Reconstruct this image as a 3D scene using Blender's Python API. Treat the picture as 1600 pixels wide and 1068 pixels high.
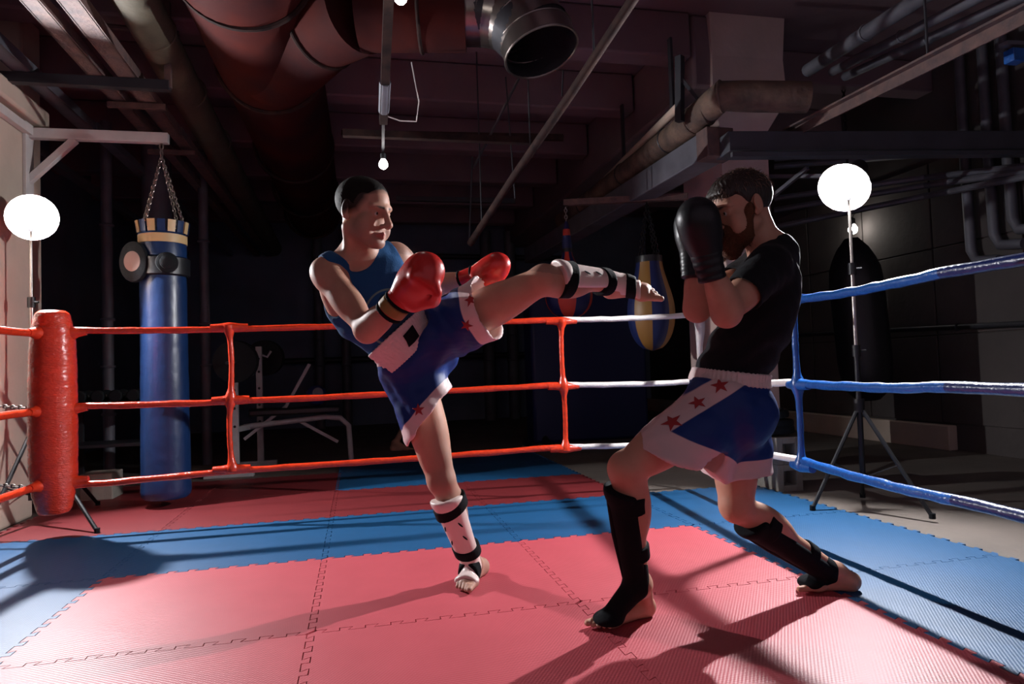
import bpy, bmesh, math, random
import numpy as np
from mathutils import Vector, Matrix

for _o in list(bpy.data.objects):
    bpy.data.objects.remove(_o)
SC = bpy.context.scene
COL = SC.collection
random.seed(7)

# ------------------------------------------------------------------ camera
CAM_POS = np.array([1.1845, -3.5825, 0.9194])
YAW, PITCH, ROLL, FPX = 0.2223, 0.0368, -0.0331, 1071.4


def cam_axes():
    cy, sy, cp, sp = math.cos(YAW), math.sin(YAW), math.cos(PITCH), math.sin(PITCH)
    f = np.array([sy * cp, cy * cp, sp])
    r = np.array([cy, -sy, 0.0])
    u = np.cross(r, f)
    cr, sr = math.cos(ROLL), math.sin(ROLL)
    return cr * r + sr * u, -sr * r + cr * u, f


AX_R, AX_U, AX_F = cam_axes()
cam_data = bpy.data.cameras.new('camera')
cam_data.lens = FPX / 1600 * 36.0
cam_data.sensor_width = 36.0
cam_data.clip_start = 0.05
cam_data.clip_end = 100
cam = bpy.data.objects.new('camera', cam_data)
COL.objects.link(cam)
cam.matrix_world = Matrix(((AX_R[0], AX_U[0], -AX_F[0], CAM_POS[0]),
                           (AX_R[1], AX_U[1], -AX_F[1], CAM_POS[1]),
                           (AX_R[2], AX_U[2], -AX_F[2], CAM_POS[2]),
                           (0, 0, 0, 1)))
SC.camera = cam

# ------------------------------------------------------------------ light
world = bpy.data.worlds.new('world')
SC.world = world
world.use_nodes = True
bg = world.node_tree.nodes['Background']
bg.inputs['Color'].default_value = (0.84, 0.66, 0.80, 1)
bg.inputs['Strength'].default_value = 0.23
SC.view_settings.view_transform = 'Standard'
SC.view_settings.look = 'None'
SC.view_settings.gamma = 1.0
SC.view_settings.use_curve_mapping = False
SC.view_settings.exposure = 0.0
STROBE = 26000.0     # radiance of the flash tubes of the two stand lamps
BULB = 40.0         # radiance of the small ceiling bulbs


def at(px, py, depth):
    """Point seen at a pixel of the 1600x1068 frame at a given distance."""
    return CAM_POS + depth * (AX_F + AX_R * (px - 800) / FPX - AX_U * (py - 534) / FPX)


# ------------------------------------------------------------------ materials
MATS = {}


def mat(name, col, rough=0.6, metal=0.0, var=0.0, scale=8.0, col2=None, bump=0.0, bscale=40.0,
        coat=0.0, emit=0.0, sheen=0.0, sss=0.0, spec=None, stretch=None):
    if name in MATS:
        return MATS[name]
    m = bpy.data.materials.new(name)
    m.use_nodes = True
    nt = m.node_tree
    b = nt.nodes['Principled BSDF']
    b.inputs['Roughness'].default_value = rough
    b.inputs['Metallic'].default_value = metal
    b.inputs['Base Color'].default_value = (*col, 1)
    if coat:
        b.inputs['Coat Weight'].default_value = coat
        b.inputs['Coat Roughness'].default_value = 0.25
    if sheen:
        b.inputs['Sheen Weight'].default_value = sheen
    if sss:
        b.inputs['Subsurface Weight'].default_value = sss
        b.inputs['Subsurface Radius'].default_value = (0.02, 0.007, 0.004)
        b.inputs['Subsurface Scale'].default_value = 0.5
    if spec is not None:
        b.inputs['Specular IOR Level'].default_value = spec
    if emit:
        b.inputs['Emission Color'].default_value = (*col, 1)
        b.inputs['Emission Strength'].default_value = emit
    tc = None
    if var or bump:
        tc = nt.nodes.new('ShaderNodeTexCoord')
        vec = tc.outputs['Object']
        if stretch:
            mp = nt.nodes.new('ShaderNodeMapping')
            mp.inputs['Scale'].default_value = stretch
            nt.links.new(vec, mp.inputs['Vector'])
            vec = mp.outputs['Vector']
    if var:
        n = nt.nodes.new('ShaderNodeTexNoise')
        n.inputs['Scale'].default_value = scale
        n.inputs['Detail'].default_value = 5
        nt.links.new(vec, n.inputs['Vector'])
        r = nt.nodes.new('ShaderNodeValToRGB')
        r.color_ramp.elements[0].position = 0.5 - 0.25
        r.color_ramp.elements[1].position = 0.5 + 0.25
        c2 = col2 if col2 else tuple(c * (1 - var) for c in col)
        r.color_ramp.elements[0].color = (*c2, 1)
        r.color_ramp.elements[1].color = (*col, 1)
        nt.links.new(n.outputs['Fac'], r.inputs['Fac'])
        nt.links.new(r.outputs['Color'], b.inputs['Base Color'])
    if bump:
        n2 = nt.nodes.new('ShaderNodeTexNoise')
        n2.inputs['Scale'].default_value = bscale
        n2.inputs['Detail'].default_value = 4
        nt.links.new(vec, n2.inputs['Vector'])
        bp = nt.nodes.new('ShaderNodeBump')
        bp.inputs['Strength'].default_value = bump
        bp.inputs['Distance'].default_value = 0.02
        nt.links.new(n2.outputs['Fac'], bp.inputs['Height'])
        nt.links.new(bp.outputs['Normal'], b.inputs['Normal'])
    MATS[name] = m
    return m


def foam_mat(name, col, col2):
    """EVA foam: matt, fine ribbed weave, faint scuffs."""
    m = mat(name, col, rough=0.5, var=0.3, scale=5.0, col2=col2, spec=0.62)
    nt = m.node_tree
    b = nt.nodes['Principled BSDF']
    tc = nt.nodes.new('ShaderNodeTexCoord')
    hs = []
    for rot, sc in ((0.6, 190.0), (-0.95, 170.0)):
        mp = nt.nodes.new('ShaderNodeMapping')
        mp.inputs['Rotation'].default_value = (0, 0, rot)
        nt.links.new(tc.outputs['Object'], mp.inputs['Vector'])
        w = nt.nodes.new('ShaderNodeTexWave')
        w.inputs['Scale'].default_value = sc / 6.2832
        w.inputs['Distortion'].default_value = 0.0
        nt.links.new(mp.outputs['Vector'], w.inputs['Vector'])
        hs.append(w)
    ad = nt.nodes.new('ShaderNodeMath')
    ad.operation = 'ADD'
    nt.links.new(hs[0].outputs['Fac'], ad.inputs[0])
    nt.links.new(hs[1].outputs['Fac'], ad.inputs[1])
    nz = nt.nodes.new('ShaderNodeTexNoise')
    nz.inputs['Scale'].default_value = 3.5
    nt.links.new(tc.outputs['Object'], nz.inputs['Vector'])
    ml = nt.nodes.new('ShaderNodeMath')
    ml.operation = 'MULTIPLY_ADD'
    nt.links.new(nz.outputs['Fac'], ml.inputs[0])
    ml.inputs[1].default_value = 6.0
    nt.links.new(ad.outputs[0], ml.inputs[2])
    bp = nt.nodes.new('ShaderNodeBump')
    bp.inputs['Strength'].default_value = 0.35
    bp.inputs['Distance'].default_value = 0.0012
    nt.links.new(ml.outputs[0], bp.inputs['Height'])
    nt.links.new(bp.outputs['Normal'], b.inputs['Normal'])
    return m


CONC = mat('bare_concrete', (0.34, 0.31, 0.27), 0.85, var=0.45, scale=3.0, bump=0.25, bscale=30)
CONC_FLOOR = mat('concrete_floor', (0.17, 0.14, 0.12), 0.75, var=0.4, scale=2.0, bump=0.15, bscale=25)
CEIL = mat('painted_ceiling', (0.23, 0.15, 0.17), 0.9, var=0.3, scale=1.5, bump=0.15, bscale=12)
WALLP = mat('stained_wall_paint', (0.10, 0.085, 0.082), 0.88, var=0.5, scale=1.2, bump=0.2, bscale=15)
WALLB = mat('blue_ambient_back_wall', (0.20, 0.24, 0.34), 0.9, var=0.5, scale=1.0, bump=0.2, bscale=15)  # bluish ambient light of the dark background put into the wall colour
PLAST = mat('beige_plaster', (0.68, 0.54, 0.44), 0.85, var=0.25, scale=2.5, bump=0.15, bscale=20)
RUST = mat('rusty_red_duct', (0.075, 0.013, 0.009), 0.75, 0.0, var=0.6, scale=2.2, col2=(0.020, 0.012, 0.015), spec=0.05, bump=0.1, bscale=10)
RUSTB = mat('rusty_steel', (0.17, 0.095, 0.08), 0.75, 0.0, var=0.6, scale=14.0, col2=(0.06, 0.045, 0.05), bump=0.2, bscale=50)
SILV = mat('galvanised_steel', (0.30, 0.26, 0.245), 0.28, 0.9, var=0.3, scale=9.0, bump=0.05, bscale=20)
DSTEEL = mat('dark_painted_steel', (0.05, 0.05, 0.06), 0.5, 0.5, var=0.3, scale=8)
GSTEEL = mat('grey_painted_steel', (0.15, 0.15, 0.18), 0.55, 0.2, var=0.4, scale=6)
INSUL = mat('stained_pipe_wrap', (0.19, 0.12, 0.085), 0.8, var=0.7, scale=7.0, col2=(0.04, 0.03, 0.028), bump=0.3, bscale=25)
INSULY = mat('yellowed_pipe_wrap', (0.10, 0.085, 0.055), 0.8, var=0.4, scale=5.0, bump=0.3, bscale=20)
BLACK = mat('matt_black_metal', (0.012, 0.012, 0.014), 0.45, 0.3)
CHROME = mat('chain_steel', (0.42, 0.38, 0.35), 0.35, 0.9, var=0.3, scale=60)
WHITEP = mat('white_enamel_steel', (0.66, 0.62, 0.60), 0.45, 0.0, var=0.15, scale=10)
BLUEV = mat('blue_vinyl', (0.007, 0.033, 0.12), 0.36, var=0.25, scale=5, bump=0.25, bscale=14, coat=0.2)
GOLDV = mat('gold_vinyl', (0.62, 0.45, 0.22), 0.45)
TRAYM = mat('dull_dark_tray', (0.06, 0.065, 0.08), 0.7, var=0.3, scale=5)
NAVYV = mat('navy_vinyl', (0.012, 0.022, 0.10), 0.45)
YELV = mat('amber_vinyl', (0.27, 0.135, 0.03), 0.45)
BENCHW = mat('shaded_white_steel', (0.50, 0.48, 0.50), 0.5, var=0.3, scale=10)  # copy of the white enamel, dimmed for the shade around the bench
COLP = mat('lit_column_plaster', (0.74, 0.57, 0.52), 0.85, var=0.25, scale=2.5, bump=0.15, bscale=20)  # plaster copy lightened to carry the bounce light on the column
REDV = mat('red_vinyl', (0.62, 0.06, 0.035), 0.45)
DRUST = mat('dark_rusty_pipe', (0.045, 0.024, 0.02), 0.8, 0.0, var=0.6, scale=14.0, col2=(0.014, 0.010, 0.011), spec=0.12)
BLACKV = mat('black_vinyl', (0.010, 0.011, 0.014), 0.4, bump=0.1, bscale=20)
RTAPE = mat('glossy_red_tape', (0.80, 0.050, 0.014), 0.22, var=0.3, scale=20, bump=0.3, bscale=48, coat=0.5, stretch=(1, 1, 1))
PADTAPE = mat('crinkled_red_wrap', (0.80, 0.045, 0.012), 0.16, var=0.25, scale=9, bump=0.5, bscale=55, coat=0.6, stretch=(1, 1, 2.2))
WTAPE = mat('white_tape', (0.72, 0.68, 0.66), 0.45, bump=0.25, bscale=60)
BTAPE = mat('glossy_blue_tape', (0.010, 0.095, 0.37), 0.28, var=0.2, scale=20, bump=0.25, bscale=45, coat=0.4)
NTAPE = mat('glossy_navy_tape', (0.006, 0.016, 0.10), 0.28, bump=0.25, bscale=45, coat=0.4)
PINKF = foam_mat('red_foam', (0.46, 0.066, 0.086), (0.41, 0.056, 0.073))
BLUEF = foam_mat('blue_foam', (0.004, 0.075, 0.20), (0.003, 0.065, 0.17))
SREDF = foam_mat('shaded_red_foam', (0.18, 0.015, 0.018), (0.15, 0.012, 0.016))  # same red foam, darkened so the colour holds the shade at the back
RUBBER = mat('black_rubber', (0.010, 0.012, 0.014), 0.75, bump=0.2, bscale=40, spec=0.15)


# ------------------------------------------------------------------ mesh helpers
class MB:
    def __init__(self):
        self.v, self.f = [], []

    def add(self, vs, fs):
        o = len(self.v)
        self.v += [tuple(map(float, p)) for p in vs]
        self.f += [tuple(i + o for i in f) for f in fs]
        return self

    def box(self, lo, hi):
        x0, y0, z0 = lo
        x1, y1, z1 = hi
        return self.add([(x0, y0, z0), (x1, y0, z0), (x1, y1, z0), (x0, y1, z0),
                         (x0, y0, z1), (x1, y0, z1), (x1, y1, z1), (x0, y1, z1)],
                        [(3, 2, 1, 0), (4, 5, 6, 7), (0, 1, 5, 4), (1, 2, 6, 5), (2, 3, 7, 6), (3, 0, 4, 7)])

    def bar(self, a, b, w, h, up=(0, 0, 1)):
        a, b = np.array(a, float), np.array(b, float)
        d = (b - a) / np.linalg.norm(b - a)
        s = np.cross(d, up)
        if np.linalg.norm(s) < 1e-4:
            s = np.cross(d, (1, 0, 0))
        s /= np.linalg.norm(s)
        u = np.cross(s, d)
        vs = []
        for p in (a, b):
            for i, j in ((-1, -1), (1, -1), (1, 1), (-1, 1)):
                vs.append(p + s * i * w / 2 + u * j * h / 2)
        return self.add(vs, [(0, 1, 2, 3), (7, 6, 5, 4), (0, 4, 5, 1), (1, 5, 6, 2), (2, 6, 7, 3), (3, 7, 4, 0)])

    def tube(self, pts, r, n=12, caps=True):
        pts = [np.array(p, float) for p in pts]
        m = len(pts)
        rs = r if isinstance(r, (list, tuple, np.ndarray)) else [r] * m
        ref = None
        rings = []
        for i, p in enumerate(pts):
            d = pts[min(i + 1, m - 1)] - pts[max(i - 1, 0)]
            d = d / (np.linalg.norm(d) + 1e-12)
            if ref is None:
                ref = np.cross(d, (0, 0, 1))
                if np.linalg.norm(ref) < 1e-3:
                    ref = np.cross(d, (1, 0, 0))
            ref = ref - d * ref.dot(d)
            ref /= np.linalg.norm(ref)
            q = np.cross(d, ref)
            rings.append([p + rs[i] * (math.cos(2 * math.pi * k / n) * ref + math.sin(2 * math.pi * k / n) * q) for k in range(n)])
        vs = [x for ring in rings for x in ring]
        fs = []
        for i in range(m - 1):
            for k in range(n):
                k2 = (k + 1) % n
                fs.append((i * n + k, i * n + k2, (i + 1) * n + k2, (i + 1) * n + k))
        if caps:
            fs.append(tuple(range(n - 1, -1, -1)))
            fs.append(tuple((m - 1) * n + k for k in range(n)))
        return self.add(vs, fs)

    def lathe(self, prof, c=(0, 0, 0), n=24, a0=0.0, a1=2 * math.pi, closed=True):
        full = abs(a1 - a0 - 2 * math.pi) < 1e-6
        cols = n if full else n + 1
        vs, fs = [], []
        for r, z in prof:
            for k in range(cols):
                a = a0 + (a1 - a0) * k / n
                vs.append((c[0] + r * math.cos(a), c[1] + r * math.sin(a), c[2] + z))
        for i in range(len(prof) - 1):
            for k in range(n):
                k2 = (k + 1) % cols
                fs.append((i * cols + k, i * cols + k2, (i + 1) * cols + k2, (i + 1) * cols + k))
        if full and closed:
            fs.append(tuple(range(n - 1, -1, -1)))
            fs.append(tuple((len(prof) - 1) * cols + k for k in range(n)))
        return self.add(vs, fs)

    def torus(self, c, ax, R, r, n=20, m=8):
        ax = np.array(ax, float)
        ax /= np.linalg.norm(ax)
        s = np.cross(ax, (0, 0, 1))
        if np.linalg.norm(s) < 1e-3:
            s = np.array((1.0, 0, 0))
        s /= np.linalg.norm(s)
        t = np.cross(ax, s)
        vs, fs = [], []
        for i in range(n):
            a = 2 * math.pi * i / n
            d = math.cos(a) * s + math.sin(a) * t
            for j in range(m):
                b = 2 * math.pi * j / m
                vs.append(np.array(c) + d * (R + r * math.cos(b)) + ax * r * math.sin(b))
        for i in range(n):
            for j in range(m):
                fs.append((i * m + j, ((i + 1) % n) * m + j, ((i + 1) % n) * m + (j + 1) % m, i * m + (j + 1) % m))
        return self.add(vs, fs)

    def chain(self, a, b, link=0.03, r=0.0035):
        a, b = np.array(a, float), np.array(b, float)
        L = np.linalg.norm(b - a)
        d = (b - a) / L
        s = np.cross(d, (0.3, 0.9, 0.1))
        s /= np.linalg.norm(s)
        t = np.cross(d, s)
        n = max(2, int(L / (link * 0.72)))
        for i in range(n):
            c = a + d * L * (i + 0.5) / n
            w = s if i % 2 else t
            pts = []
            for k in range(10):
                an = 2 * math.pi * k / 10
                pts.append(c + d * math.cos(an) * link * 0.5 + w * math.sin(an) * link * 0.3)
            pts.append(pts[0])
            self.tube(pts, r, 5, caps=False)
        return self

    def build(self, name, material, parent=None, smooth=True, bevel=0.0, loc=None):
        off = np.zeros(3)
        if parent is not None:
            p = parent
            while p is not None:
                off = off + np.array(p.location)
                p = p.parent
        elif loc is not None:
            off = np.array(loc, float)
        me = bpy.data.meshes.new(name)
        v = np.array(self.v) - off
        me.from_pydata(v.tolist(), [], self.f)
        me.update()
        o = bpy.data.objects.new(name, me)
        COL.objects.link(o)
        if parent is not None:
            o.parent = parent
        elif loc is not None:
            o.location = loc
        if material is not None:
            me.materials.append(material)
        if smooth:
            me.polygons.foreach_set('use_smooth', [True] * len(me.polygons))
            me.set_sharp_from_angle(angle=math.radians(38))
        if bevel:
            b = o.modifiers.new('bevel', 'BEVEL')
            b.width = bevel
            b.segments = 2
            b.limit_method = 'ANGLE'
        return o


def thing(name, label, cat, loc=(0, 0, 0), group=None):
    o = bpy.data.objects.new(name, None)
    COL.objects.link(o)
    o.location = [float(x) for x in loc]
    o.empty_display_size = 0.1
    o['label'] = label
    o['category'] = cat
    if group:
        o['group'] = group
    return o


def tag(o, label, cat, group=None):
    o['label'] = label
    o['category'] = cat
    if group:
        o['group'] = group
    return o


def struct(o):
    o['kind'] = 'structure'
    return o


def dup(root, loc, label):
    r = root.copy()
    COL.objects.link(r)
    r.location = loc
    r['label'] = label
    for ch in list(root.children):
        c = ch.copy()
        COL.objects.link(c)
        c.parent = r
        for g in list(ch.children):
            d = g.copy()
            COL.objects.link(d)
            d.parent = c
    return r


def arc(p0, p1, sag=0.0, n=16, wob=0.0, seed=0):
    rnd = random.Random(seed)
    p0, p1 = np.array(p0, float), np.array(p1, float)
    out = []
    for i in range(n + 1):
        t = i / n
        p = p0 + (p1 - p0) * t
        p[2] -= sag * 4 * t * (1 - t)
        if 0 < i < n:
            p[2] += rnd.uniform(-wob, wob)
        out.append(p)
    return out
# ================================================================== the shell
struct(MB().box((-9, -6, -0.32), (9, 10, -0.02)).build('floor', CONC_FLOOR))
ceiling = struct(MB().box((-9, -4.5, 3.80), (9, 10, 4.0)).build('ceiling', CEIL))
for yy in (-2.1, -0.9, 0.3, 1.5, 2.7, 4.1, 5.4, 6.7, 8.0):
    MB().box((-2.5, yy, 3.42), (3.93, yy + 0.22, 3.80)).build('ceiling_rib', CEIL, ceiling, bevel=0.02)
for yy in (2.00, 3.3, 5.1, 6.9):
    MB().box((4.75, yy, 3.5), (6.8, yy + 0.22, 3.80)).build('ceiling_rib', CEIL, ceiling, bevel=0.02)
struct(MB().box((-9, 9.0, -0.02), (9, 9.3, 3.80)).build('wall_back', WALLB))
wr = struct(MB().box((6.8, -4.5, -0.02), (7.1, 9.0, 3.80)).build('wall_right', WALLP))
MB().box((6.70, 1.95, -0.02), (6.8, 9.0, 0.22)).build('wall_plinth', PLAST, wr, bevel=0.01)
for k, yy in enumerate((0.2, 1.15, 2.1, 3.05, 4.0, 4.95)):
    for j in range(3):
        MB().box((6.778, yy + 0.01, 0.24 + j * 0.86), (6.8, yy + 0.94, 1.09 + j * 0.86)).build('wall_panel', WALLP, wr, bevel=0.006)
struct(MB().box((-2.6, 2.3, -0.02), (-2.3, 9.0, 3.80)).build('wall_left', WALLB))
struct(MB().box((-2.6, -4.5, -0.02), (-2.3, 1.02, 3.80)).build('wall_side', WALLP))
pc = struct(MB().box((-2.3, 1.02, -0.02), (-1.07, 1.92, 2.76)).build('wall_pillar', PLAST, bevel=0.02))
MB().box((-2.3, 0.98, 2.76), (-0.98, 2.02, 2.90)).build('pillar_cap', PLAST, pc, bevel=0.02)
struct(MB().box((-2.3, 2.3, -0.02), (-1.28, 2.62, 3.80)).build('wall_pier', PLAST, bevel=0.02))

# main concrete beam and column on the right
bm = MB()
bm.box((3.95, 1.52, 3.18), (4.72, 9.0, 3.80))
beam = struct(bm.build('trim_beam', CEIL, bevel=0.03))
cm = MB()
prof = [(0.0, -0.02), (0.0, 2.86), (0.02, 2.9), (0.10, 3.06), (0.12, 3.2), (0.11, 3.45), (0.13, 3.80)]
for (g0, z0), (g1, z1) in zip(prof[:-1], prof[1:]):
    x0, x1, y0, y1 = 4.22, 4.66, 1.6, 2.3
    cm.add([(x0 - g0, y0 - g0, z0), (x1 + g0, y0 - g0, z0), (x1 + g0, y1 + g0, z0), (x0 - g0, y1 + g0, z0),
            (x0 - g1, y0 - g1, z1), (x1 + g1, y0 - g1, z1), (x1 + g1, y1 + g1, z1), (x0 - g1, y1 + g1, z1)],
           [(0, 1, 5, 4), (1, 2, 6, 5), (2, 3, 7, 6), (3, 0, 4, 7)])
cm.add([(4.22, 1.6, -.02), (4.66, 1.6, -.02), (4.66, 2.3, -.02), (4.22, 2.3, -.02)], [(3, 2, 1, 0)])
struct(cm.build('wall_column', COLP, smooth=False))

# ================================================================== foam mats
TOOTH, AMP = 11, 0.013


def edge_curve(p0, p1, nrm_, gap):
    """dovetail toothed edge from p0 to p1, shared by both neighbours."""
    p0, p1, nv = np.array(p0, float), np.array(p1, float), np.array(nrm_, float)
    out = []
    w = 1.0 / TOOTH
    for t in range(TOOTH):
        for s, o in ((0.08, 1), (0.58, 1), (0.42, -1), (0.92 + 0.16, -1)):
            s = min(max((t + s) * w, 0.02), 0.98) if t in (0, TOOTH - 1) else (t + s) * w
            out.append(p0 + (p1 - p0) * s + nv * AMP * o)
    return out


def mat_mesh(rotk):
    g = 0.0019
    base = []
    c = [(0, 0), (1, 0), (1, 1), (0, 1)]
    # bottom and top edges use +x direction, left and right use +y: neighbours match
    bot = edge_curve((0, 0), (1, 0), (0, 1), g)
    rig = edge_curve((1, 0), (1, 1), (1, 0), g)
    top = edge_curve((0, 1), (1, 1), (0, 1), g)[::-1]
    lef = edge_curve((0, 0), (0, 1), (1, 0), g)[::-1]
    loop = []
    for seg in (bot, rig, top, lef):
        loop += seg
    # inset for the joint
    L = np.array(loop)
    n = len(L)
    out = []
    for i in range(n):
        a, b, d = L[i - 1], L[i], L[(i + 1) % n]
        e1, e2 = b - a, d - b
        n1 = np.array((-e1[1], e1[0])) / (np.linalg.norm(e1) + 1e-9)
        n2 = np.array((-e2[1], e2[0])) / (np.linalg.norm(e2) + 1e-9)
        s = n1 + n2
        s = s / max(0.6, s.dot(s) / 2)
        out.append(b + s * g)
    return out


MAT_OUT = mat_mesh(0)


def mat_tile_mesh():
    n = len(MAT_OUT)
    ctr = np.array((0.5, 0.5))
    bm_ = bmesh.new()
    lo = [bm_.verts.new((p[0], p[1], -0.02)) for p in MAT_OUT]
    mid = [bm_.verts.new((p[0], p[1], -0.0015)) for p in MAT_OUT]
    hi = [bm_.verts.new((p[0], p[1], 0.0)) for p in MAT_OUT]
    for i in range(n):
        j = (i + 1) % n
        bm_.faces.new((lo[i], lo[j], mid[j], mid[i]))
        bm_.faces.new((mid[i], mid[j], hi[j], hi[i]))
    from mathutils.geometry import delaunay_2d_cdt
    cv, _, cf, ov, _, _ = delaunay_2d_cdt([Vector((float(p[0]), float(p[1]))) for p in MAT_OUT], [], [list(range(n))], 1, 1e-7)
    vm = [hi[o[0]] if o else bm_.verts.new((c.x, c.y, 0.0)) for c, o in zip(cv, ov)]
    for f in cf:
        try:
            bm_.faces.new([vm[i] for i in f])
        except ValueError:
            pass
    bm_.normal_update()
    for f in bm_.faces:
        if abs(f.normal.z) > 0.9 and f.normal.z < 0:
            f.normal_flip()
    me = bpy.data.meshes.new('mat_tile')
    bm_.to_mesh(me)
    bm_.free()
    return me


mat_meshes = {}
for nm, m_ in (('red', PINKF), ('blue', BLUEF), ('shaded', SREDF)):
    me = mat_tile_mesh()
    me.materials.append(m_)
    mat_meshes[nm] = me
ROWW = {-3: 'nearest the viewer', -2: 'second row from the front', -1: 'under the fighters', 0: 'far border row', 1: 'under the far ropes', 2: 'behind the far ropes', 3: 'farthest row'}
tiles = []
for i in (0, 1, 2):
    for j in (-1, -2, -3):
        tiles.append((i, j, 'red'))
for i in range(-2, 4):
    tiles.append((i, 0, 'blue'))
for j in (-1, -2, -3):
    tiles += [(3, j, 'blue'), (-1, j, 'blue')]
for i in (-1, 0, 1, 2):
    tiles.append((i, 1, 'shaded'))  # far red mats, with shade painted into their foam colour
for i in (-1, 0):
    tiles.append((i, 2, 'shaded'))
for i in (1, 2):
    tiles += [(i, 2, 'blue'), (i, 3, 'blue')]
MLAB = {
    (1, -1): 'red foam mat under the kicking man\'s standing foot',
    (0, -1): 'red foam mat at the left with a dark open seam along its front edge',
    (2, -1): 'red foam mat between the front and back foot of the crouching man, rope shadows crossing',
    (2, -2): 'red foam mat in the lower right, under the long dark shadows',
    (1, -2): 'red foam mat at bottom centre of the photo, below the standing foot',
    (0, -2): 'red foam mat in the lower left corner of the photo',
    (2, -3): 'red foam mat cut off at the bottom right edge of the photo',
    (1, -3): 'red foam mat nearest the viewer, below the bottom edge at centre',
    (0, -3): 'red foam mat nearest the viewer, below the bottom edge at left',
    (-2, 0): 'blue foam mat at far left, in front of the wrapped corner pad',
    (-1, 0): 'blue foam mat at left under the dark round shadow of the corner pad',
    (0, 0): 'blue border mat left of the kicking man, striped by rope shadows',
    (1, 0): 'blue border mat straight behind the kicking man\'s standing leg',
    (2, 0): 'blue border mat behind the crouching man\'s front shin guard',
    (3, 0): 'blue corner mat in front of the concrete blocks',
    (3, -1): 'blue foam mat behind the crouching man\'s back shin',
    (3, -2): 'ribbed light blue foam mat right of the crouching man\'s back heel',
    (3, -3): 'blue foam mat cut off by the right edge of the photo',
    (-1, -1): 'pale blue foam mat at the left edge, beside the red mats',
    (-1, -2): 'blue foam mat beyond the lower left corner of the photo',
    (-1, -3): 'blue foam mat at lower left nearest the viewer',
    (-1, 1): 'deep red mat under the left lamp tripod',
    (0, 1): 'deep red mat in front of the blue hanging bag',
    (1, 1): 'deep red mat behind the blue border, left of the standing leg',
    (2, 1): 'deep red mat behind the blue border, right of the standing leg',
    (-1, 2): 'deep red mat in shade under the blue hanging bag',
    (0, 2): 'deep red mat in shade in front of the weight bench',
    (1, 2): 'dark blue mat behind the ropes, just left of the standing leg',
    (2, 2): 'dark blue mat behind the ropes, below the right red spacer',
    (1, 3): 'dark blue mat farthest back at left, beside the weight bench',
    (2, 3): 'dark blue mat farthest back, under the striped bags',
}
for (i, j, c) in tiles:
    o = bpy.data.objects.new('foam_mat', mat_meshes[c])
    COL.objects.link(o)
    o.location = (i, j, 0)
    tag(o, MLAB[(i, j)], 'mat', {'red': 'red mats of the ring floor', 'blue': 'blue border mats', 'shaded': 'deep red outer mats'}[c])

# ================================================================== ring
ZR = (1.228, 0.775, 0.345)
CORN = (3.60, 0.96)
RNAME = ('top', 'middle', 'bottom')
ex = lambda i: [(0, 1.0), (0, 0.985), (0, 1.0)][i]
TIE1, TIE2 = 0.405, 2.575
for i, z in enumerate(ZR):
    zz = (z, z - 0.005, z - (0.03 if i == 2 else 0))
    P0 = (-0.55, 1.0, zz[2] - (0.012 if i == 2 else 0))
    T1 = (TIE1, 1.0, z - 0.012)
    T2 = (TIE2, 1.0, z + 0.012)
    PC = (CORN[0], CORN[1], z + (0.03 if i == 0 else 0.0))
    t = thing('ring_rope', '%s rope of the far side, red taped at left, white taped at right' % RNAME[i], 'rope', (1.5, 1.0, z), 'ring ropes')
    pts = arc(P0, T1, 0.004, 12, 0.002, i) + arc(T1, T2, 0.004, 20, 0.002, i + 5)[1:]
    rr = [0.0205 + 0.0015 * math.sin(k * 1.7) for k in range(len(pts))]
    MB().tube(pts, rr, 12).build('red_wrap', RTAPE, t)
    pts = arc(T2, PC, 0.01, 14, 0.002, i + 9)
    MB().tube(pts, [0.0195 + 0.001 * math.sin(k * 2.1) for k in range(len(pts))], 12).build('white_wrap', WTAPE, t)
    # right side
    t = thing('ring_rope', '%s rope of the right side, short white tape then blue then navy' % RNAME[i], 'rope', (3.5, -0.5, z), 'ring ropes')
    TB = (3.47, -0.34, z + (0.002, 0.012, 0.03)[i])
    NB = (3.41, -1.36, z + (0.003, 0.012, 0.008)[i])
    EB = (3.37, -2.75, z + 0.004)
    pts = arc(PC, TB, 0.006, 12, 0.002, i)
    MB().tube(pts, 0.02, 12).build('white_wrap', WTAPE, t)
    pts = arc(TB, NB, 0.012, 18, 0.002, i + 3)
    MB().tube(pts, [0.0225 + 0.0015 * math.sin(k * 1.9) for k in range(len(pts))], 12).build('blue_wrap', BTAPE, t)
    pts = arc(NB, EB, 0.004, 18, 0.002, i + 4)
    MB().tube(pts, [0.0235 + 0.001 * math.sin(k * 1.9) for k in range(len(pts))], 12).build('navy_wrap', NTAPE, t)
    # left side, towards the viewer
    t = thing('ring_rope', '%s red rope running out of the left edge of the photo' % RNAME[i], 'rope', (-0.65, 0.9, z), 'ring ropes')
    pts = arc((-0.63, 0.98, z - 0.02), (-0.80, -1.9, z - 0.01), 0.01, 18, 0.002, i + 7)
    MB().tube(pts, 0.022, 12).build('red_wrap', RTAPE, t)


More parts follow.
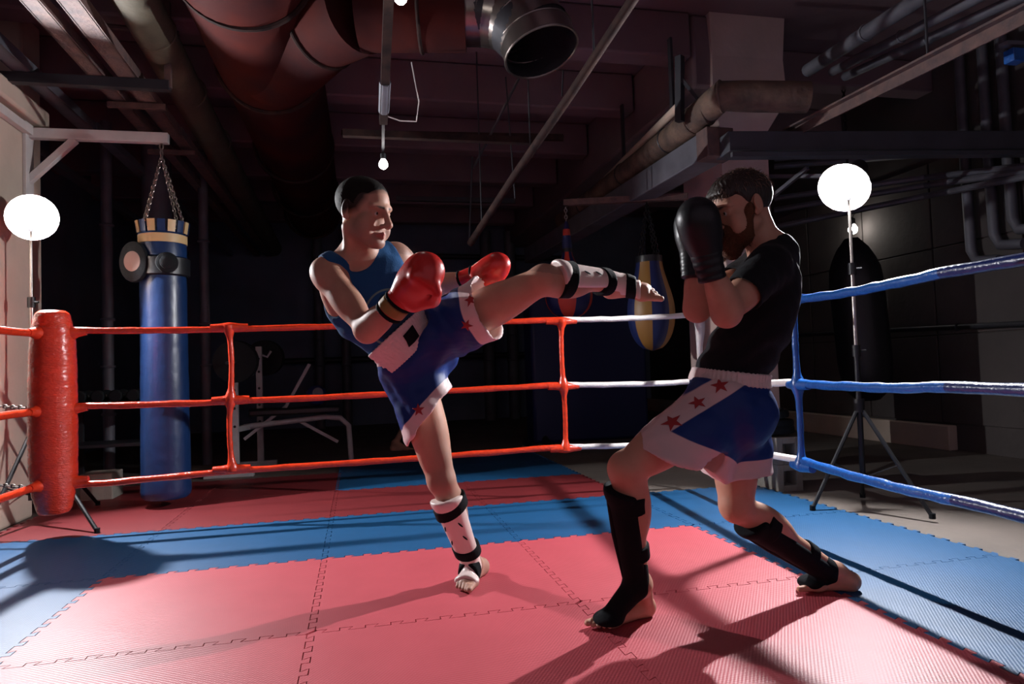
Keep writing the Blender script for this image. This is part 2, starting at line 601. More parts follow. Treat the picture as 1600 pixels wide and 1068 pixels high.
def spacer(pts_top, mat_, label, bend, nm='rope_spacer'):
    x, y = pts_top
    t = thing(nm, label, 'rope spacer', (x, y, ZR[1]), 'vertical spacers tying the ropes')
    rnd = random.Random(int(x * 100))
    pts, rs = [], []
    n = 44
    z0, z1 = ZR[2] - 0.012, ZR[0] + 0.012
    for k in range(n + 1):
        z = z0 + (z1 - z0) * k / n
        s = (z - z0) / (z1 - z0)
        dn = min(abs(z - q) for q in ZR)
        r = 0.0165 + 0.022 * math.exp(-(dn / 0.045) ** 2) + rnd.uniform(-0.0012, 0.0012)
        pts.append((x + bend * math.sin(s * 2 * math.pi) + bend * 0.8 * (s - 0.5), y - 0.003, z))
        rs.append(r)
    MB().tube(pts, rs, 12).build('spacer_wrap', mat_, t)
    for q in ZR:
        pk = MB().tube([(x - 0.11, y, q), (x - 0.06, y - 0.002, q), (x - 0.025, y - 0.002, q), (x, y - 0.002, q), (x + 0.025, y - 0.002, q), (x + 0.06, y - 0.002, q), (x + 0.11, y, q)],
                       [0.0212, 0.0235, 0.029, 0.032, 0.029, 0.0235, 0.0212], 16) if mat_ is RTAPE else \
            MB().tube([(x + 0.004, y + 0.08, q), (x, y + 0.04, q), (x, y, q), (x - .002, y - 0.05, q), (x - 0.004, y - 0.10, q)],
                      [0.0208, 0.026, 0.033, 0.027, 0.0235], 16)
        pk.build('taped_joint', mat_, t)
    return t


spacer((TIE1, 0.998), RTAPE, 'red taped spacer beside the white weight bench frame', -0.012)
spacer((TIE2, 0.998), RTAPE, 'red taped spacer where the red ropes turn white', 0.006)
spacer((3.47, -0.34), BTAPE, 'blue taped spacer behind the crouching man', 0.004)

# wrapped corner pad
t = thing('corner_pad', 'red tape-wrapped bulging corner pad at the left', 'corner pad', (-0.585, 1.0, 0.13))
prof = [(0.02, 1.352), (0.072, 1.345), (0.090, 1.325), (0.098, 1.29), (0.108, 1.24), (0.117, 1.17), (0.123, 1.05), (0.126, 0.85),
        (0.127, 0.65), (0.126, 0.5), (0.124, 0.38), (0.116, 0.29), (0.102, 0.225), (0.090, 0.175), (0.078, 0.15), (0.02, 0.142)]
pz, pr = [p[1] for p in prof][::-1], [p[0] for p in prof][::-1]
zs = np.linspace(0.142, 1.352, 190)
rnd = random.Random(3)
vs, fs = [], []
NA = 56
for a_, z in enumerate(zs):
    r0 = np.interp(z, pz, pr)
    w = rnd.uniform(-0.0012, 0.0012)
    for k in range(NA):
        an = 2 * math.pi * k / NA
        r = r0 + w * 0.6 + 0.0018 * math.sin(2 * an + z * 17) * math.sin(z * 23 + an) + 0.0006 * math.sin(9 * an - z * 120) + rnd.uniform(-0.0008, 0.0008)
        vs.append((-0.585 + r * math.cos(an), 1.0 + r * math.sin(an), z))
for a_ in range(len(zs) - 1):
    for k in range(NA):
        k2 = (k + 1) % NA
        fs.append((a_ * NA + k, a_ * NA + k2, (a_ + 1) * NA + k2, (a_ + 1) * NA + k))
fs.append(tuple(range(NA - 1, -1, -1)))
fs.append(tuple((len(zs) - 1) * NA + k for k in range(NA)))
MB().add(vs, fs).build('pad_body', PADTAPE, t)
for z in ZR:
    MB().tube([(-0.50, 1.0, z - 0.02), (-0.468, 1.0, z - 0.016), (-0.445, 1.0, z - 0.014), (-0.40, 1.0, z - 0.011)], [0.045, 0.038, 0.028, 0.0215], 14).build('rope_collar', RTAPE, t)
    MB().tube([(-0.62, 0.93, z - 0.02), (-0.628, 0.885, z - 0.02), (-0.632, 0.86, z - 0.02), (-0.636, 0.81, z - 0.02)], [0.045, 0.036, 0.028, 0.0228], 14).build('rope_collar', RTAPE, t)
# chains that anchor the pad to the pillar
for k, z in enumerate((0.80, 0.33)):
    t = thing('anchor_chain', ('upper' if k == 0 else 'lower') + ' steel chain from the wall pillar to the red corner pad', 'chain', (-1.06, 1.17, z), 'chains behind the corner pad')
    MB().chain((-1.06, 1.17, z), (-0.70, 1.03, z - 0.03), 0.034, 0.0045).build('chain_links', CHROME, t)
    MB().box((-1.07, 1.12, z - 0.06), (-1.06, 1.22, z + 0.06)).build('wall_plate', GSTEEL, t, bevel=0.003)
o = MB().box((-1.07, 1.12, 1.16), (-1.055, 1.22, 1.30)).build('wall_plate', GSTEEL, bevel=0.003)
tag(o, 'bare grey metal plate on the pillar above the chains', 'plate')

# white corner strap at the far right corner
t = thing('corner_strap', 'white folded corner strap where the white ropes meet', 'strap', (3.6, 0.96, 1.23))
MB().tube([(3.6, 0.955, 1.275), (3.605, 0.955, 1.23), (3.61, 0.955, 1.15), (3.60, 0.957, 1.02), (3.60, 0.96, 0.775), (3.60, 0.96, 0.345)],
          [0.02, 0.04, 0.035, 0.022, 0.016, 0.018], 12).build('strap_body', WTAPE, t)
t = thing('anchor_chain', 'steel chain from the white corner to the concrete column', 'chain', (3.62, 1.0, 0.36))
MB().chain((3.62, 0.98, 0.36), (4.22, 1.68, 0.52), 0.034, 0.0045).build('chain_links', CHROME, t)
# ================================================================== lamps on stands
def lamp_stand(loc, h, aim, feet, label, lamp_label, hub=0.62, hood=0.095):
    x, y = loc
    t = thing('light_stand', label, 'light stand', (x, y, 0), 'studio light stands')
    MB().tube([(x, y, 0.16), (x, y, 0.95)], 0.0165, 12).build('lower_pole', BLACK, t)
    MB().tube([(x, y, 0.95), (x, y, 1.45)], 0.0125, 12).build('middle_pole', CHROME, t)
    MB().tube([(x, y, 1.45), (x, y, h - 0.10)], 0.009, 12).build('upper_pole', CHROME, t)
    for z in (0.95, 1.45):
        c = MB().tube([(x, y, z - 0.035), (x, y, z + 0.035)], 0.024, 12).build('pole_clamp', BLACK, t)
        MB().tube([(x, y, z), (x + 0.05, y - 0.02, z)], 0.007, 8).build('clamp_knob', BLACK, c)
    MB().tube([(x, y, hub - 0.04), (x, y, hub + 0.04)], 0.03, 12).build('leg_hub', BLACK, t)
    MB().tube([(x, y, 0.16), (x, y, 0.21)], 0.026, 12).build('brace_hub', BLACK, t)
    for fx, fy in feet:
        l = MB().tube([(x, y, hub), (fx, fy, 0.012)], 0.0125, 8).build('tripod_leg', BLACK, t)
        MB().tube([(fx, fy, 0.0), (fx, fy, 0.03)], 0.017, 8).build('rubber_foot', RUBBER, l)
        s = 0.55
        MB().bar((x, y, 0.185), (x + (fx - x) * s, y + (fy - y) * s, hub * (1 - s)), 0.016, 0.006).build('brace', BLACK, t)
    # lamp head: body, reflector dish, glowing front
    c = np.array((x, y, h))
    d = np.array(aim, float) - c
    d /= np.linalg.norm(d)
    lamp = thing('studio_lamp', lamp_label, 'lamp', (x, y, h), 'studio lamps')
    MB().tube([c - d * 0.27, c - d * 0.26, c - d * 0.06, c - d * 0.05], [0.045, 0.055, 0.055, 0.045], 20).build('lamp_body', BLACK, lamp)
    MB().tube([c - d * 0.06, c - d * 0.03, c + d * 0.01, c + d * hood], [0.05, 0.08, 0.128, 0.150], 28, caps=False).build('reflector', SILV, lamp)
    MB().tube([(x, y, h - 0.11), (x, y, h - 0.02)], 0.014, 10).build('mount_bracket', BLACK, lamp)
    MB().tube([c + d * 0.012, c + d * 0.018], [0.125, 0.125], 32).build('glare_disc', GLAREGLOW, lamp)  # glowing disc added to draw the glare around the flash tube
    MB().tube([c + d * 0.02, c + d * 0.024], [0.026, 0.024], 20).build('flash_tube', LAMPGLOW, lamp)
    return t


LAMPGLOW = mat('strobe_glass', (0.97, 0.97, 1.0), 0.5, emit=STROBE)
GLAREGLOW = mat('lamp_glare', (0.97, 0.97, 1.0), 0.6, emit=14.0)
BULBGLOW = mat('bulb_glass', (1.0, 0.96, 0.88), 0.5, emit=BULB)
lamp_stand((-0.90, 1.50), 2.03, (1.05, -2.0, 0.3), [(-0.38, 1.07), (-0.98, 1.04), (-0.72, 2.10)],
           'black tripod light stand behind the red corner pad', 'glaring white studio lamp at the left, beside the pillar', hood=0.078)
lamp_stand((4.14, 0.02), 1.98, (1.8, -1.5, 0.3), [(3.833, 0.085), (4.285, -0.331), (4.36, 0.30)],
           'black tripod light stand behind the blue ropes', 'glaring white studio lamp at the right, above the blue ropes', hood=0.085)


def bulb(p, r, label, cord_top, nm='light_bulb'):
    x, y, z = p
    t = thing(nm, label, 'light bulb', p, 'bare ceiling bulbs')
    prof = [(0.2 * r, -r), (0.6 * r, -0.82 * r), (0.9 * r, -0.45 * r), (r, 0), (0.9 * r, 0.45 * r), (0.62 * r, 0.9 * r), (0.45 * r, 1.15 * r)]
    MB().lathe(prof, p, 16).build('glass', BULBGLOW, t)
    MB().lathe([(0.47 * r, 1.12 * r), (0.6 * r, 1.2 * r), (0.62 * r, 2.3 * r), (0.35 * r, 2.6 * r)], p, 14).build('socket', BLACK, t)
    MB().tube([(x, y, z + 2.5 * r), cord_top], 0.004, 6).build('cord', BLACK, t)


b1 = at(599, 257, 4.6)
bulb(tuple(b1), 0.031, 'lit bare bulb above the kicking man\'s head', (b1[0], b1[1], b1[2] + 0.2))
b2 = at(626, -3, 3.3)
bulb(tuple(b2), 0.031, 'lit bare bulb cut off by the top edge', (b2[0], b2[1], b2[2] + 0.25))
b3 = at(1330, 357, 8.0)
b3 = (6.62, 3.0, 2.33)
bulb(b3, 0.05, 'small wall lamp glowing below the right studio lamp', (6.7, 3.0, 2.6))

# strip that carries the bulbs
t = thing('conduit_batten', 'rusty hanging batten carrying the two bulbs', 'batten', (b1[0], b1[1], 2.5))
pA, pB = at(608, -20, 3.4), at(599, 190, 4.35)
pA[2] += 0.0
MB().bar(pA, pB, 0.05, 0.05).build('batten_body', DRUST, t)
MB().bar(pB, (b1[0], b1[1], b1[2] + 0.1), 0.018, 0.018).build('drop_rod', DSTEEL, t)
MB().tube([pB + (pA - pB) * 0.35, pB + (pA - pB) * 0.1], 0.034, 10).build('grey_sleeve', GSTEEL, t)
q = at(600, 180, 4.3)
MB().tube([q, q + np.array((0.10, 0, -0.03)), q + np.array((0.2, 0, -0.03)), q + np.array((0.22, 0, 0.1)), q + np.array((0.18, 0, 0.35))], 0.004, 6).build('loose_wire', WHITEP, t)
MB().box((b1[0] - 0.26, b1[1] + 0.02, 2.50), (b1[0] + 1.1, b1[1] + 0.07, 2.545)).build('cross_slat', DRUST, t)

# ================================================================== heavy bag on the bracket
bx, by = -0.19, 1.86
t = thing('bag_bracket', 'white steel wall bracket with diagonal brace for the blue bag', 'bracket', (-1.07, 1.8, 2.68))
MB().box((-1.065, by - 0.03, 2.655), (bx + 0.05, by + 0.03, 2.73)).build('arm', WHITEP, t, bevel=0.004)
MB().bar((-0.76, by, 2.66), (-1.07, by, 2.34), 0.05, 0.05).build('diagonal_brace', WHITEP, t, bevel=0.004)
MB().box((-1.068, by - 0.07, 2.2), (-1.045, by + 0.05, 2.80)).build('wall_plate', WHITEP, t, bevel=0.003)
MB().bar((-1.04, by - 0.72, 2.70), (-1.04, by, 2.70), 0.045, 0.06).build('side_bar', WHITEP, t)

t = thing('heavy_bag', 'long blue vinyl heavy bag hanging by chains, gold band at its top', 'punching bag', (bx, by, 0.05))
R = 0.168
prof = [(0.10, 0.055), (R - 0.025, 0.06), (R - 0.005, 0.08), (R, 0.12)]
rn = random.Random(5)
for k in range(24):
    prof.append((R - 0.004 - 0.010 * (k / 24) + rn.uniform(-0.002, 0.002), 0.2 + k * 0.07))
prof += [(R - 0.02, 1.88), (R - 0.02, 1.90)]
MB().lathe(prof, (bx, by, 0), 36).build('bag_body', BLUEV, t)
MB().lathe([(R - 0.012, 1.80), (R - 0.008, 1.805), (R - 0.008, 1.99), (R - 0.014, 2.0), (0.05, 1.98)], (bx, by, 0), 36).build('collar', BLUEV, t)
MB().lathe([(R - 0.007, 1.90), (R - 0.004, 1.902), (R - 0.004, 1.962), (R - 0.007, 1.964)], (bx, by, 0), 36, closed=False).build('gold_band', GOLDV, t)
NT = 16
for k in range(NT):
    a0, a1 = 2 * math.pi * (k + 0.12) / NT, 2 * math.pi * (k + 0.88) / NT
    m = MB()
    vs = []
    for rr in (R - 0.012, R + 0.002):
        for a in np.linspace(a0, a1, 4):
            for z, g in ((1.975, 0), (2.06, 0.012)):
                vs.append((bx + (rr + g) * math.cos(a), by + (rr + g) * math.sin(a), z))
    fs = []
    for s in range(3):
        i = s * 2
        fs += [(8 + i, 8 + i + 2, 8 + i + 3, 8 + i + 1), (i, i + 1, i + 3, i + 2), (i + 1, 8 + i + 1, 8 + i + 3, i + 3)]
    fs += [(0, 8, 9, 1), (6, 7, 15, 14)]
    m.add(vs, fs).build('top_tab', GOLDV if k % 2 else BLUEV, t)
hk = (bx, by, 2.56)
for k in range(4):
    a = math.pi / 4 + k * math.pi / 2 + 0.35
    MB().chain((bx + (R + .005) * math.cos(a), by + (R + .005) * math.sin(a), 2.05), hk, 0.034, 0.0042).build('chain', CHROME, t)
MB().chain(hk, (bx, by, 2.655), 0.045, 0.006).build('swivel_hook', CHROME, t)
# strapped mitts
t = thing('focus_mitts', 'pair of black focus mitts strapped around the blue bag, one pale palm', 'mitts', (bx - 0.1, by - 0.17, 1.75))
MB().lathe([(R - 0.006, 1.66), (R + 0.012, 1.67), (R + 0.014, 1.79), (R - 0.006, 1.80)], (bx, by, 0), 36, closed=False).build('strap', BLACKV, t)


def disc(c, nrm, rad, thick, elong=1.0, n=24):
    c, nrm = np.array(c, float), np.array(nrm, float)
    nrm /= np.linalg.norm(nrm)
    s = np.cross(nrm, (0, 0, 1))
    s /= np.linalg.norm(s)
    u = np.cross(s, nrm)
    m = MB()
    vs, fs = [], []
    prof = [(0.75, -0.5), (0.97, -0.3), (1.0, 0.0), (0.97, 0.3), (0.75, 0.46), (0.35, 0.53)]
    for r, zz in prof:
        for k in range(n):
            a = 2 * math.pi * k / n
            vs.append(c + s * rad * r * math.cos(a) + u * rad * elong * r * math.sin(a) + nrm * zz * thick)
    for i in range(len(prof) - 1):
        for k in range(n):
            fs.append((i * n + k, i * n + (k + 1) % n, (i + 1) * n + (k + 1) % n, (i + 1) * n + k))
    fs.append(tuple(range(n - 1, -1, -1)))
    fs.append(tuple((len(prof) - 1) * n + k for k in range(n)))
    return m.add(vs, fs)


disc((bx - 0.155, by - 0.13, 1.755), (-0.35, -1, 0), 0.105, 0.07, 1.4).build('mitt_pad', RUBBER, t)
disc((bx - 0.158, by - 0.158, 1.755), (-0.3, -1, 0), 0.062, 0.03, 1.2).build('pale_palm', mat('pale_leather', (0.42, 0.32, 0.28), 0.6, spec=0.2), t)
disc((bx + 0.07, by - 0.175, 1.745), (0.35, -1, 0), 0.075, 0.04, 1.0).build('mitt_pad', RUBBER, t)
disc((bx + 0.075, by - 0.19, 1.745), (0.35, -1, 0), 0.05, 0.03, 1.0).build('worn_palm', RUBBER, t)

# ================================================================== striped teardrop bags
def pear_bag(c, R, H, cols, label, a0, top_r, smax=0.34):
    x, y, z0 = c
    t = thing('teardrop_bag', label, 'punching bag', (x, y, z0), 'teardrop bags')
    prof = []
    for k in range(23):
        s = (k / 22) ** 1.15
        if s < smax:
            r = R * math.sqrt(max(0.0, 1 - (1 - s / smax) ** 2)) ** 0.9
        else:
            q = (s - smax) / (1 - smax)
            r = top_r + (R - top_r) * (0.5 + 0.5 * math.cos(math.pi * q)) ** 0.85
        prof.append((max(r, 0.008), z0 + s * H))
    n = len(cols)
    for k in range(n):
        MB().lathe(prof, (x, y, 0), 5, a0 + 2 * math.pi * k / n, a0 + 2 * math.pi * (k + 1) / n).build('panel', cols[k], t)
    MB().lathe([(top_r * 0.9, 0), (top_r * 1.03, 0.005), (top_r * 1.02, 0.06), (0.02, 0.075)], (x, y, z0 + H - 0.02), 20).build('top_cap', BLACKV, t)
    return t


p = at(890, 498, 6.4)
ph = at(890, 322, 6.4)
t = pear_bag((p[0], p[1], p[2]), 0.222, 0.63, [REDV, NAVYV] * 4, 'red and navy striped teardrop bag behind the kicking shin', math.radians(-112 - 22.5), 0.045)
MB().tube([(p[0], p[1], p[2] + 0.66), (p[0], p[1], p[2] + 0.78)], [0.05, 0.040], 12).build('neck_band', NAVYV, t)
MB().tube([(p[0], p[1], p[2] + 0.78), (p[0], p[1], p[2] + 0.84)], [0.038, 0.034], 12).build('neck_band', REDV, t)
MB().tube([(p[0], p[1], p[2] + 0.84), (p[0], p[1], p[2] + 0.92)], [0.034, 0.012], 12).build('neck_band', NAVYV, t)
MB().chain((p[0], p[1], p[2] + 0.91), (p[0], p[1], ph[2] + 0.015), 0.04, 0.005).build('chain', CHROME, t)
gq = at(890, 322, 6.4) * 0.335 + at(1075, 312, 6.0) * 0.665
DQ = float((gq - CAM_POS) @ AX_F)
p = at(1013, 548, DQ)
p[:2] = gq[:2]
ph = gq
t = pear_bag((p[0], p[1], p[2]), 0.21, 0.80, [NAVYV, YELV] * 4, 'amber and navy striped teardrop bag beyond the kicking foot', math.radians(-112), 0.115, 0.42)
for k in range(4):
    a = 0.6 + k * math.pi / 2
    MB().chain((p[0] + 0.10 * math.cos(a), p[1] + 0.10 * math.sin(a), p[2] + 0.83), (p[0], p[1], ph[2]), 0.04, 0.0045).build('chain', BLACK, t)
gp = at(890, 322, 6.4)
ge = at(1075, 312, 6.0)
t = thing('hanging_rail', 'rusty rail from the column that holds the teardrop bags', 'rail', (gp[0], gp[1], gp[2]))
MB().bar(gp + np.array((-0.05, 0, 0.03)), ge + np.array((0, 0, 0.03)), 0.06, 0.055).build('rail_bar', RUSTB, t)

# black heavy bag by the right wall
p0, p1 = at(1358, 624, 6.6), at(1330, 372, 6.6)
t = thing('heavy_bag', 'tall black heavy bag in the dark behind the right lamp stand', 'punching bag', tuple(p0))
n = 16
pts = [p0 + (p1 - p0) * k / n for k in range(n + 1)]
rs = [0.10, 0.20, 0.225, 0.235] + [0.24] * 8 + [0.235, 0.225, 0.19, 0.14, 0.06]
MB().tube(pts, rs[:n + 1], 28).build('bag_body', BLACKV, t)
MB().chain(p1, (p1[0], p1[1], 3.51), 0.05, 0.006).build('chain', BLACK, t)

# ================================================================== blocks and weights
def cinder(x, y, z, name, label):
    t = thing(name, label, 'concrete block', (x, y, z), 'stacked hollow concrete blocks')
    W, D, H = 0.20, 0.38, 0.19
    m = MB()
    # body as frame: front face towards -y has a square hole
    m.box((x, y, z), (x + 0.05, y + D, z + H))
    m.box((x + W - 0.05, y, z), (x + W, y + D, z + H))
    m.box((x + 0.05, y, z), (x + W - 0.05, y + D, z + 0.045))
    m.box((x + 0.05, y, z + H - 0.045), (x + W - 0.05, y + D, z + H))
    m.box((x + 0.05, y + 0.12, z + 0.045), (x + W - 0.05, y + D, z + H - 0.045))
    m.build('block_body', CONC, t, smooth=False, bevel=0.004)
    return t


cinder(4.04, 0.74, -0.02, 'cinder_block', 'lower hollow concrete block standing beside the blue mat')
cinder(4.045, 0.745, 0.17, 'cinder_block', 'upper hollow concrete block under the black weight plates')


def plate(c, R, th, tilt, label):
    t = thing('weight_plate', label, 'weight plate', c, 'black plates on the concrete blocks')
    prof = [(0.03, -th / 2), (R * 0.72, -th * 0.35), (R * 0.8, -th / 2), (R * 0.97, -th / 2), (R, -th * 0.2), (R, th * 0.2), (R * 0.97, th / 2), (R * 0.8, th / 2), (R * 0.72, th * 0.35), (0.03, th / 2)]
    o = MB().lathe(prof, c, 28, closed=False).build('disc', RUBBER, t)
    h = MB().torus((c[0], c[1], c[2] + th * 0.45), (0, 0, 1), R * 0.84, 0.008, 24, 6).build('rim', RUBBER, t)
    t.rotation_euler = tilt
    return t


plate((4.14, 0.90, 0.405), 0.135, 0.05, (0, 0, 0), 'lowest black weight plate on the concrete blocks')
plate((4.14, 0.895, 0.4555), 0.13, 0.045, (0.0, 0.03, 0), 'middle black weight plate on the concrete blocks')
plate((4.10, 0.90, 0.516), 0.135, 0.05, (0.0, -0.08, 0), 'topmost black weight plate, slid to the left')

# ================================================================== weight bench
bxx, byy = 0.05, 3.3
t = thing('weight_bench', 'white steel weight bench with two uprights behind the ropes', 'weight bench', (bxx, byy, 0))
for dx, dy, hh in ((0.0, 0.0, 1.05), (0.14, 0.62, 1.22)):
    m = MB().box((bxx + dx - 0.03, byy + dy - 0.03, 0.0), (bxx + dx + 0.03, byy + dy + 0.03, hh))
    u = m.build('upright', BENCHW, t, bevel=0.004)
    MB().tube([(bxx + dx + 0.03, byy + dy, hh - 0.09), (bxx + dx + 0.08, byy + dy, hh - 0.11), (bxx + dx + 0.12, byy + dy, hh - 0.05)], 0.012, 8).build('bar_hook', BENCHW, u)
    for hz in np.arange(0.45, hh - 0.15, 0.17):
        MB().tube([(bxx + dx, byy + dy - 0.032, hz), (bxx + dx, byy + dy - 0.029, hz)], 0.013, 10).build('pin_hole', BLACK, u)
MB().box((bxx - 0.28, byy - 0.04, -0.02), (bxx + 0.16, byy + 0.04, 0.045)).build('foot_rail', BENCHW, t, bevel=0.004)
MB().box((bxx - 0.14, byy + 0.58, -0.02), (bxx + 0.3, byy + 0.66, 0.045)).build('foot_rail', BENCHW, t, bevel=0.004)
MB().tube([(bxx + 0.03, byy + 0.3, 0.42), (bxx + 0.8, byy + 0.36, 0.48), (bxx + 0.95, byy + 0.37, 0.46), (bxx + 1.03, byy + 0.37, 0.38), (bxx + 1.05, byy + 0.37, 0.0)], 0.028, 10).build('frame_tube', BENCHW, t)
MB().bar((bxx, byy, 0.42), (bxx + 0.14, byy + 0.62, 0.42), 0.05, 0.05).build('cross_bar', BENCHW, t)
MB().bar((bxx + 0.03, byy + 0.3, 0.30), (bxx + 0.42, byy + 0.35, 0.60), 0.03, 0.03).build('brace', BENCHW, t)
MB().bar((bxx + 0.55, byy + 0.35, 0.45), (bxx + 0.92, byy + 0.37, 0.22), 0.03, 0.03).build('brace', BENCHW, t)
MB().box((bxx + 0.08, byy + 0.22, 0.52), (bxx + 0.95, byy + 0.50, 0.59)).build('seat_pad', BLACKV, t, bevel=0.02)
MB().bar((bxx + 0.40, byy + 0.36, 0.56), (bxx + 0.66, byy + 0.36, 1.02), 0.04, 0.03).build('back_support', BENCHW, t)
t = thing('barbell', 'black barbell racked on the weight bench', 'barbell', (bxx + 0.1, byy + 0.3, 1.05))
MB().tube([(bxx + 0.02, byy - 0.5, 1.04), (bxx + 0.2, byy + 1.15, 1.12)], 0.014, 10).build('bar', DSTEEL, t)
for s in (0.14, 0.19, 0.80, 0.85):
    p = np.array((bxx + 0.02, byy - 0.5, 1.04)) + s * np.array((0.18, 1.65, 0.08))
    MB().tube([p, p + np.array((0.004, 0.035, 0.002))], 0.19, 28).build('plate', RUBBER, t)
p = np.array((bxx + 0.72, byy + 0.34, 0.70))
t = thing('exercise_ball', 'blue medicine ball with a pale patch lying on the bench', 'ball', tuple(p))
prof = [(0.105 * math.sin(a), 0.105 * -math.cos(a)) for a in np.linspace(0.05, math.pi - 0.05, 14)]
MB().lathe(prof, p, 24).build('ball_skin', NAVYV, t)
disc(p + np.array((0.02, -0.092, 0.03)), (0.15, -1, 0.2), 0.052, 0.02).build('pale_patch', GSTEEL, t)

# ================================================================== dark gym clutter at the back
t = thing('padded_wall_mat', 'tall navy crash mat standing behind the teardrop bags', 'crash mat', (4.0, 4.6, 0))
MB().box((3.25, 4.5, -0.02), (4.75, 4.9, 1.9)).build('mat_block', NAVYV, t, bevel=0.04)
for (x, y, r, h, lab) in ((-0.78, 4.0, 0.14, 3.40, 'thick grey vertical pipe just left of the blue bag'), (-1.12, 3.6, 0.05, 3.40, 'thin grey riser pipe near the left pier'), (-0.42, 4.4, 0.05, 3.40, 'thin dark riser pipe behind the blue bag'),
                         (0.55, 8.6, 0.08, 3.40, 'dark vertical pipe on the back wall left of the kicking man'), (1.0, 8.6, 0.08, 3.40, 'dark vertical pipe on the back wall behind the kicking man'), (3.5, 8.6, 0.10, 3.40, 'left one of two dark pipes on the back wall, seen between the men'), (3.95, 8.6, 0.10, 3.40, 'right one of two dark pipes on the back wall, seen between the men')):
    t = thing('riser_pipe', lab, 'pipe', (x, y, 0), 'vertical riser pipes')
    z0 = -0.02
    MB().tube([(x, y, z0), (x, y, h)], r, 18).build('pipe_body', GSTEEL, t)
    for z in (0.6, 1.05, 1.5, 2.4):
        MB().torus((x, y, z), (0, 0, 1), r, 0.016, 20, 6).build('pipe_joint', GSTEEL, t)
for (p0, p1, r, lab) in (((-0.5, 8.8, 1.15), (5.0, 8.8, 1.15), 0.05, 'dark horizontal pipe along the back wall at waist height'), ((0.5, 8.8, 3.0), (5.0, 8.8, 2.95), 0.05, 'dark horizontal pipe along the back wall near the ceiling'),
                         ((6.72, -1.0, 1.10), (6.72, 4.6, 1.22), 0.025, 'thin dark pipe along the right wall behind the black bag')):
    t = thing('wall_pipe', lab, 'pipe', p0)
    MB().tube([p0, p1], r, 12).build('pipe_body', DSTEEL, t)
    for s in (0.2, 0.5, 0.8):
        c = np.array(p0) + s * (np.array(p1) - np.array(p0))
        MB().torus(c, np.array(p1) - np.array(p0), r, 0.012, 16, 6).build('pipe_joint', DSTEEL, t)
for k, (x, y) in enumerate(((1.75, 8.4), (2.9, 8.45))):
    t = thing('pressure_gauge', ('left' if k == 0 else 'right') + ' round dial gauge on the back wall pipework', 'gauge', (x, y, 1.35))
    disc((x, y, 1.45), (0, -1, 0), 0.09, 0.06).build('dial', GSTEEL, t)
    MB().tube([(x, y, 1.38), (x, 8.60, 1.30), (x, 8.80, 1.16)], 0.02, 8).build('stem', DSTEEL, t)
# dumbbell rack at left back
t = thing('storage_rack', 'dark low rack with gear behind the red corner pad', 'rack', (-1.0, 3.1, 0))
for z in (0.35, 0.7):
    MB().box((-1.25, 2.9, z), (-0.35, 3.3, z + 0.03)).build('shelf', DSTEEL, t, bevel=0.004)
for x in (-1.24, -0.37):
    for y in (2.92, 3.27):
        MB().box((x - 0.02, y - 0.02, -0.02), (x + 0.02, y + 0.02, 0.8)).build('post', DSTEEL, t)
for k in range(6):
    x = -1.15 + 0.14 * k
    t = thing('dumbbell', ['leftmost', 'second', 'third', 'fourth', 'fifth', 'rightmost'][k] + ' black dumbbell on the low rack behind the corner pad', 'dumbbell', (x, 3.1, 0.78), 'dumbbells on the low rack')
    MB().tube([(x, 2.98, 0.785), (x, 3.22, 0.785)], 0.014, 8).build('handle', CHROME, t)
    for y in (2.97, 3.17):
        MB().tube([(x, y, 0.785), (x, y + 0.01, 0.785), (x, y + 0.05, 0.785), (x, y + 0.06, 0.785)], [0.045, 0.055, 0.055, 0.045], 12).build('weight_head', RUBBER, t)
t = thing('cinder_block', 'pale concrete block on the floor behind the corner pad', 'concrete block', (-1.0, 2.5, 0))
MB().box((-0.93, 2.35, -0.02), (-0.70, 2.6, 0.2)).build('block_body', CONC, t, bevel=0.006)
# pair of trainers far back
for k, x in enumerate((3.05, 3.28)):
    p = np.array((x, 4.05, -0.0))
    t = thing('training_shoe', ('left' if k == 0 else 'right') + ' one of the dark trainers beside the navy crash mat', 'shoe', tuple(p), 'pair of dark trainers')
    m = MB()
    sec = [(0.0, 0.035, 0.085), (0.06, 0.042, 0.10), (0.12, 0.043, 0.085), (0.2, 0.046, 0.06), (0.26, 0.04, 0.05), (0.29, 0.022, 0.035)]
    vs, fs = [], []
    for s, w, h in sec:
        for a in np.linspace(0, math.pi, 8):
            vs.append((p[0] + w * math.cos(a), p[1] + 0.1 - s, p[2] + 0.02 + h * math.sin(a)))
    for i in range(len(sec) - 1):
        for a in range(7):
            fs.append((i * 8 + a, (i + 1) * 8 + a, (i + 1) * 8 + a + 1, i * 8 + a + 1))
    fs += [tuple(range(8)), tuple(range(47, 39, -1))]
    m.add(vs, fs).build('upper', BLACKV, t)
    m = MB()
    out = [(0.036, 0.1), (0.045, 0.0), (0.048, -0.1), (0.035, -0.18), (0.0, -0.2), (-0.035, -0.18), (-0.048, -0.1), (-0.045, 0.0), (-0.036, 0.1), (0, 0.112)]
    vs = [(p[0] + a, p[1] + b, p[2] + z) for z in (0.0, 0.025) for a, b in out]
    n = len(out)
    fs = [tuple(range(n)), tuple(range(2 * n - 1, n - 1, -1))] + [(i, n + i, n + (i + 1) % n, (i + 1) % n) for i in range(n)]
    m.add(vs, fs).build('sole', WHITEP, t)

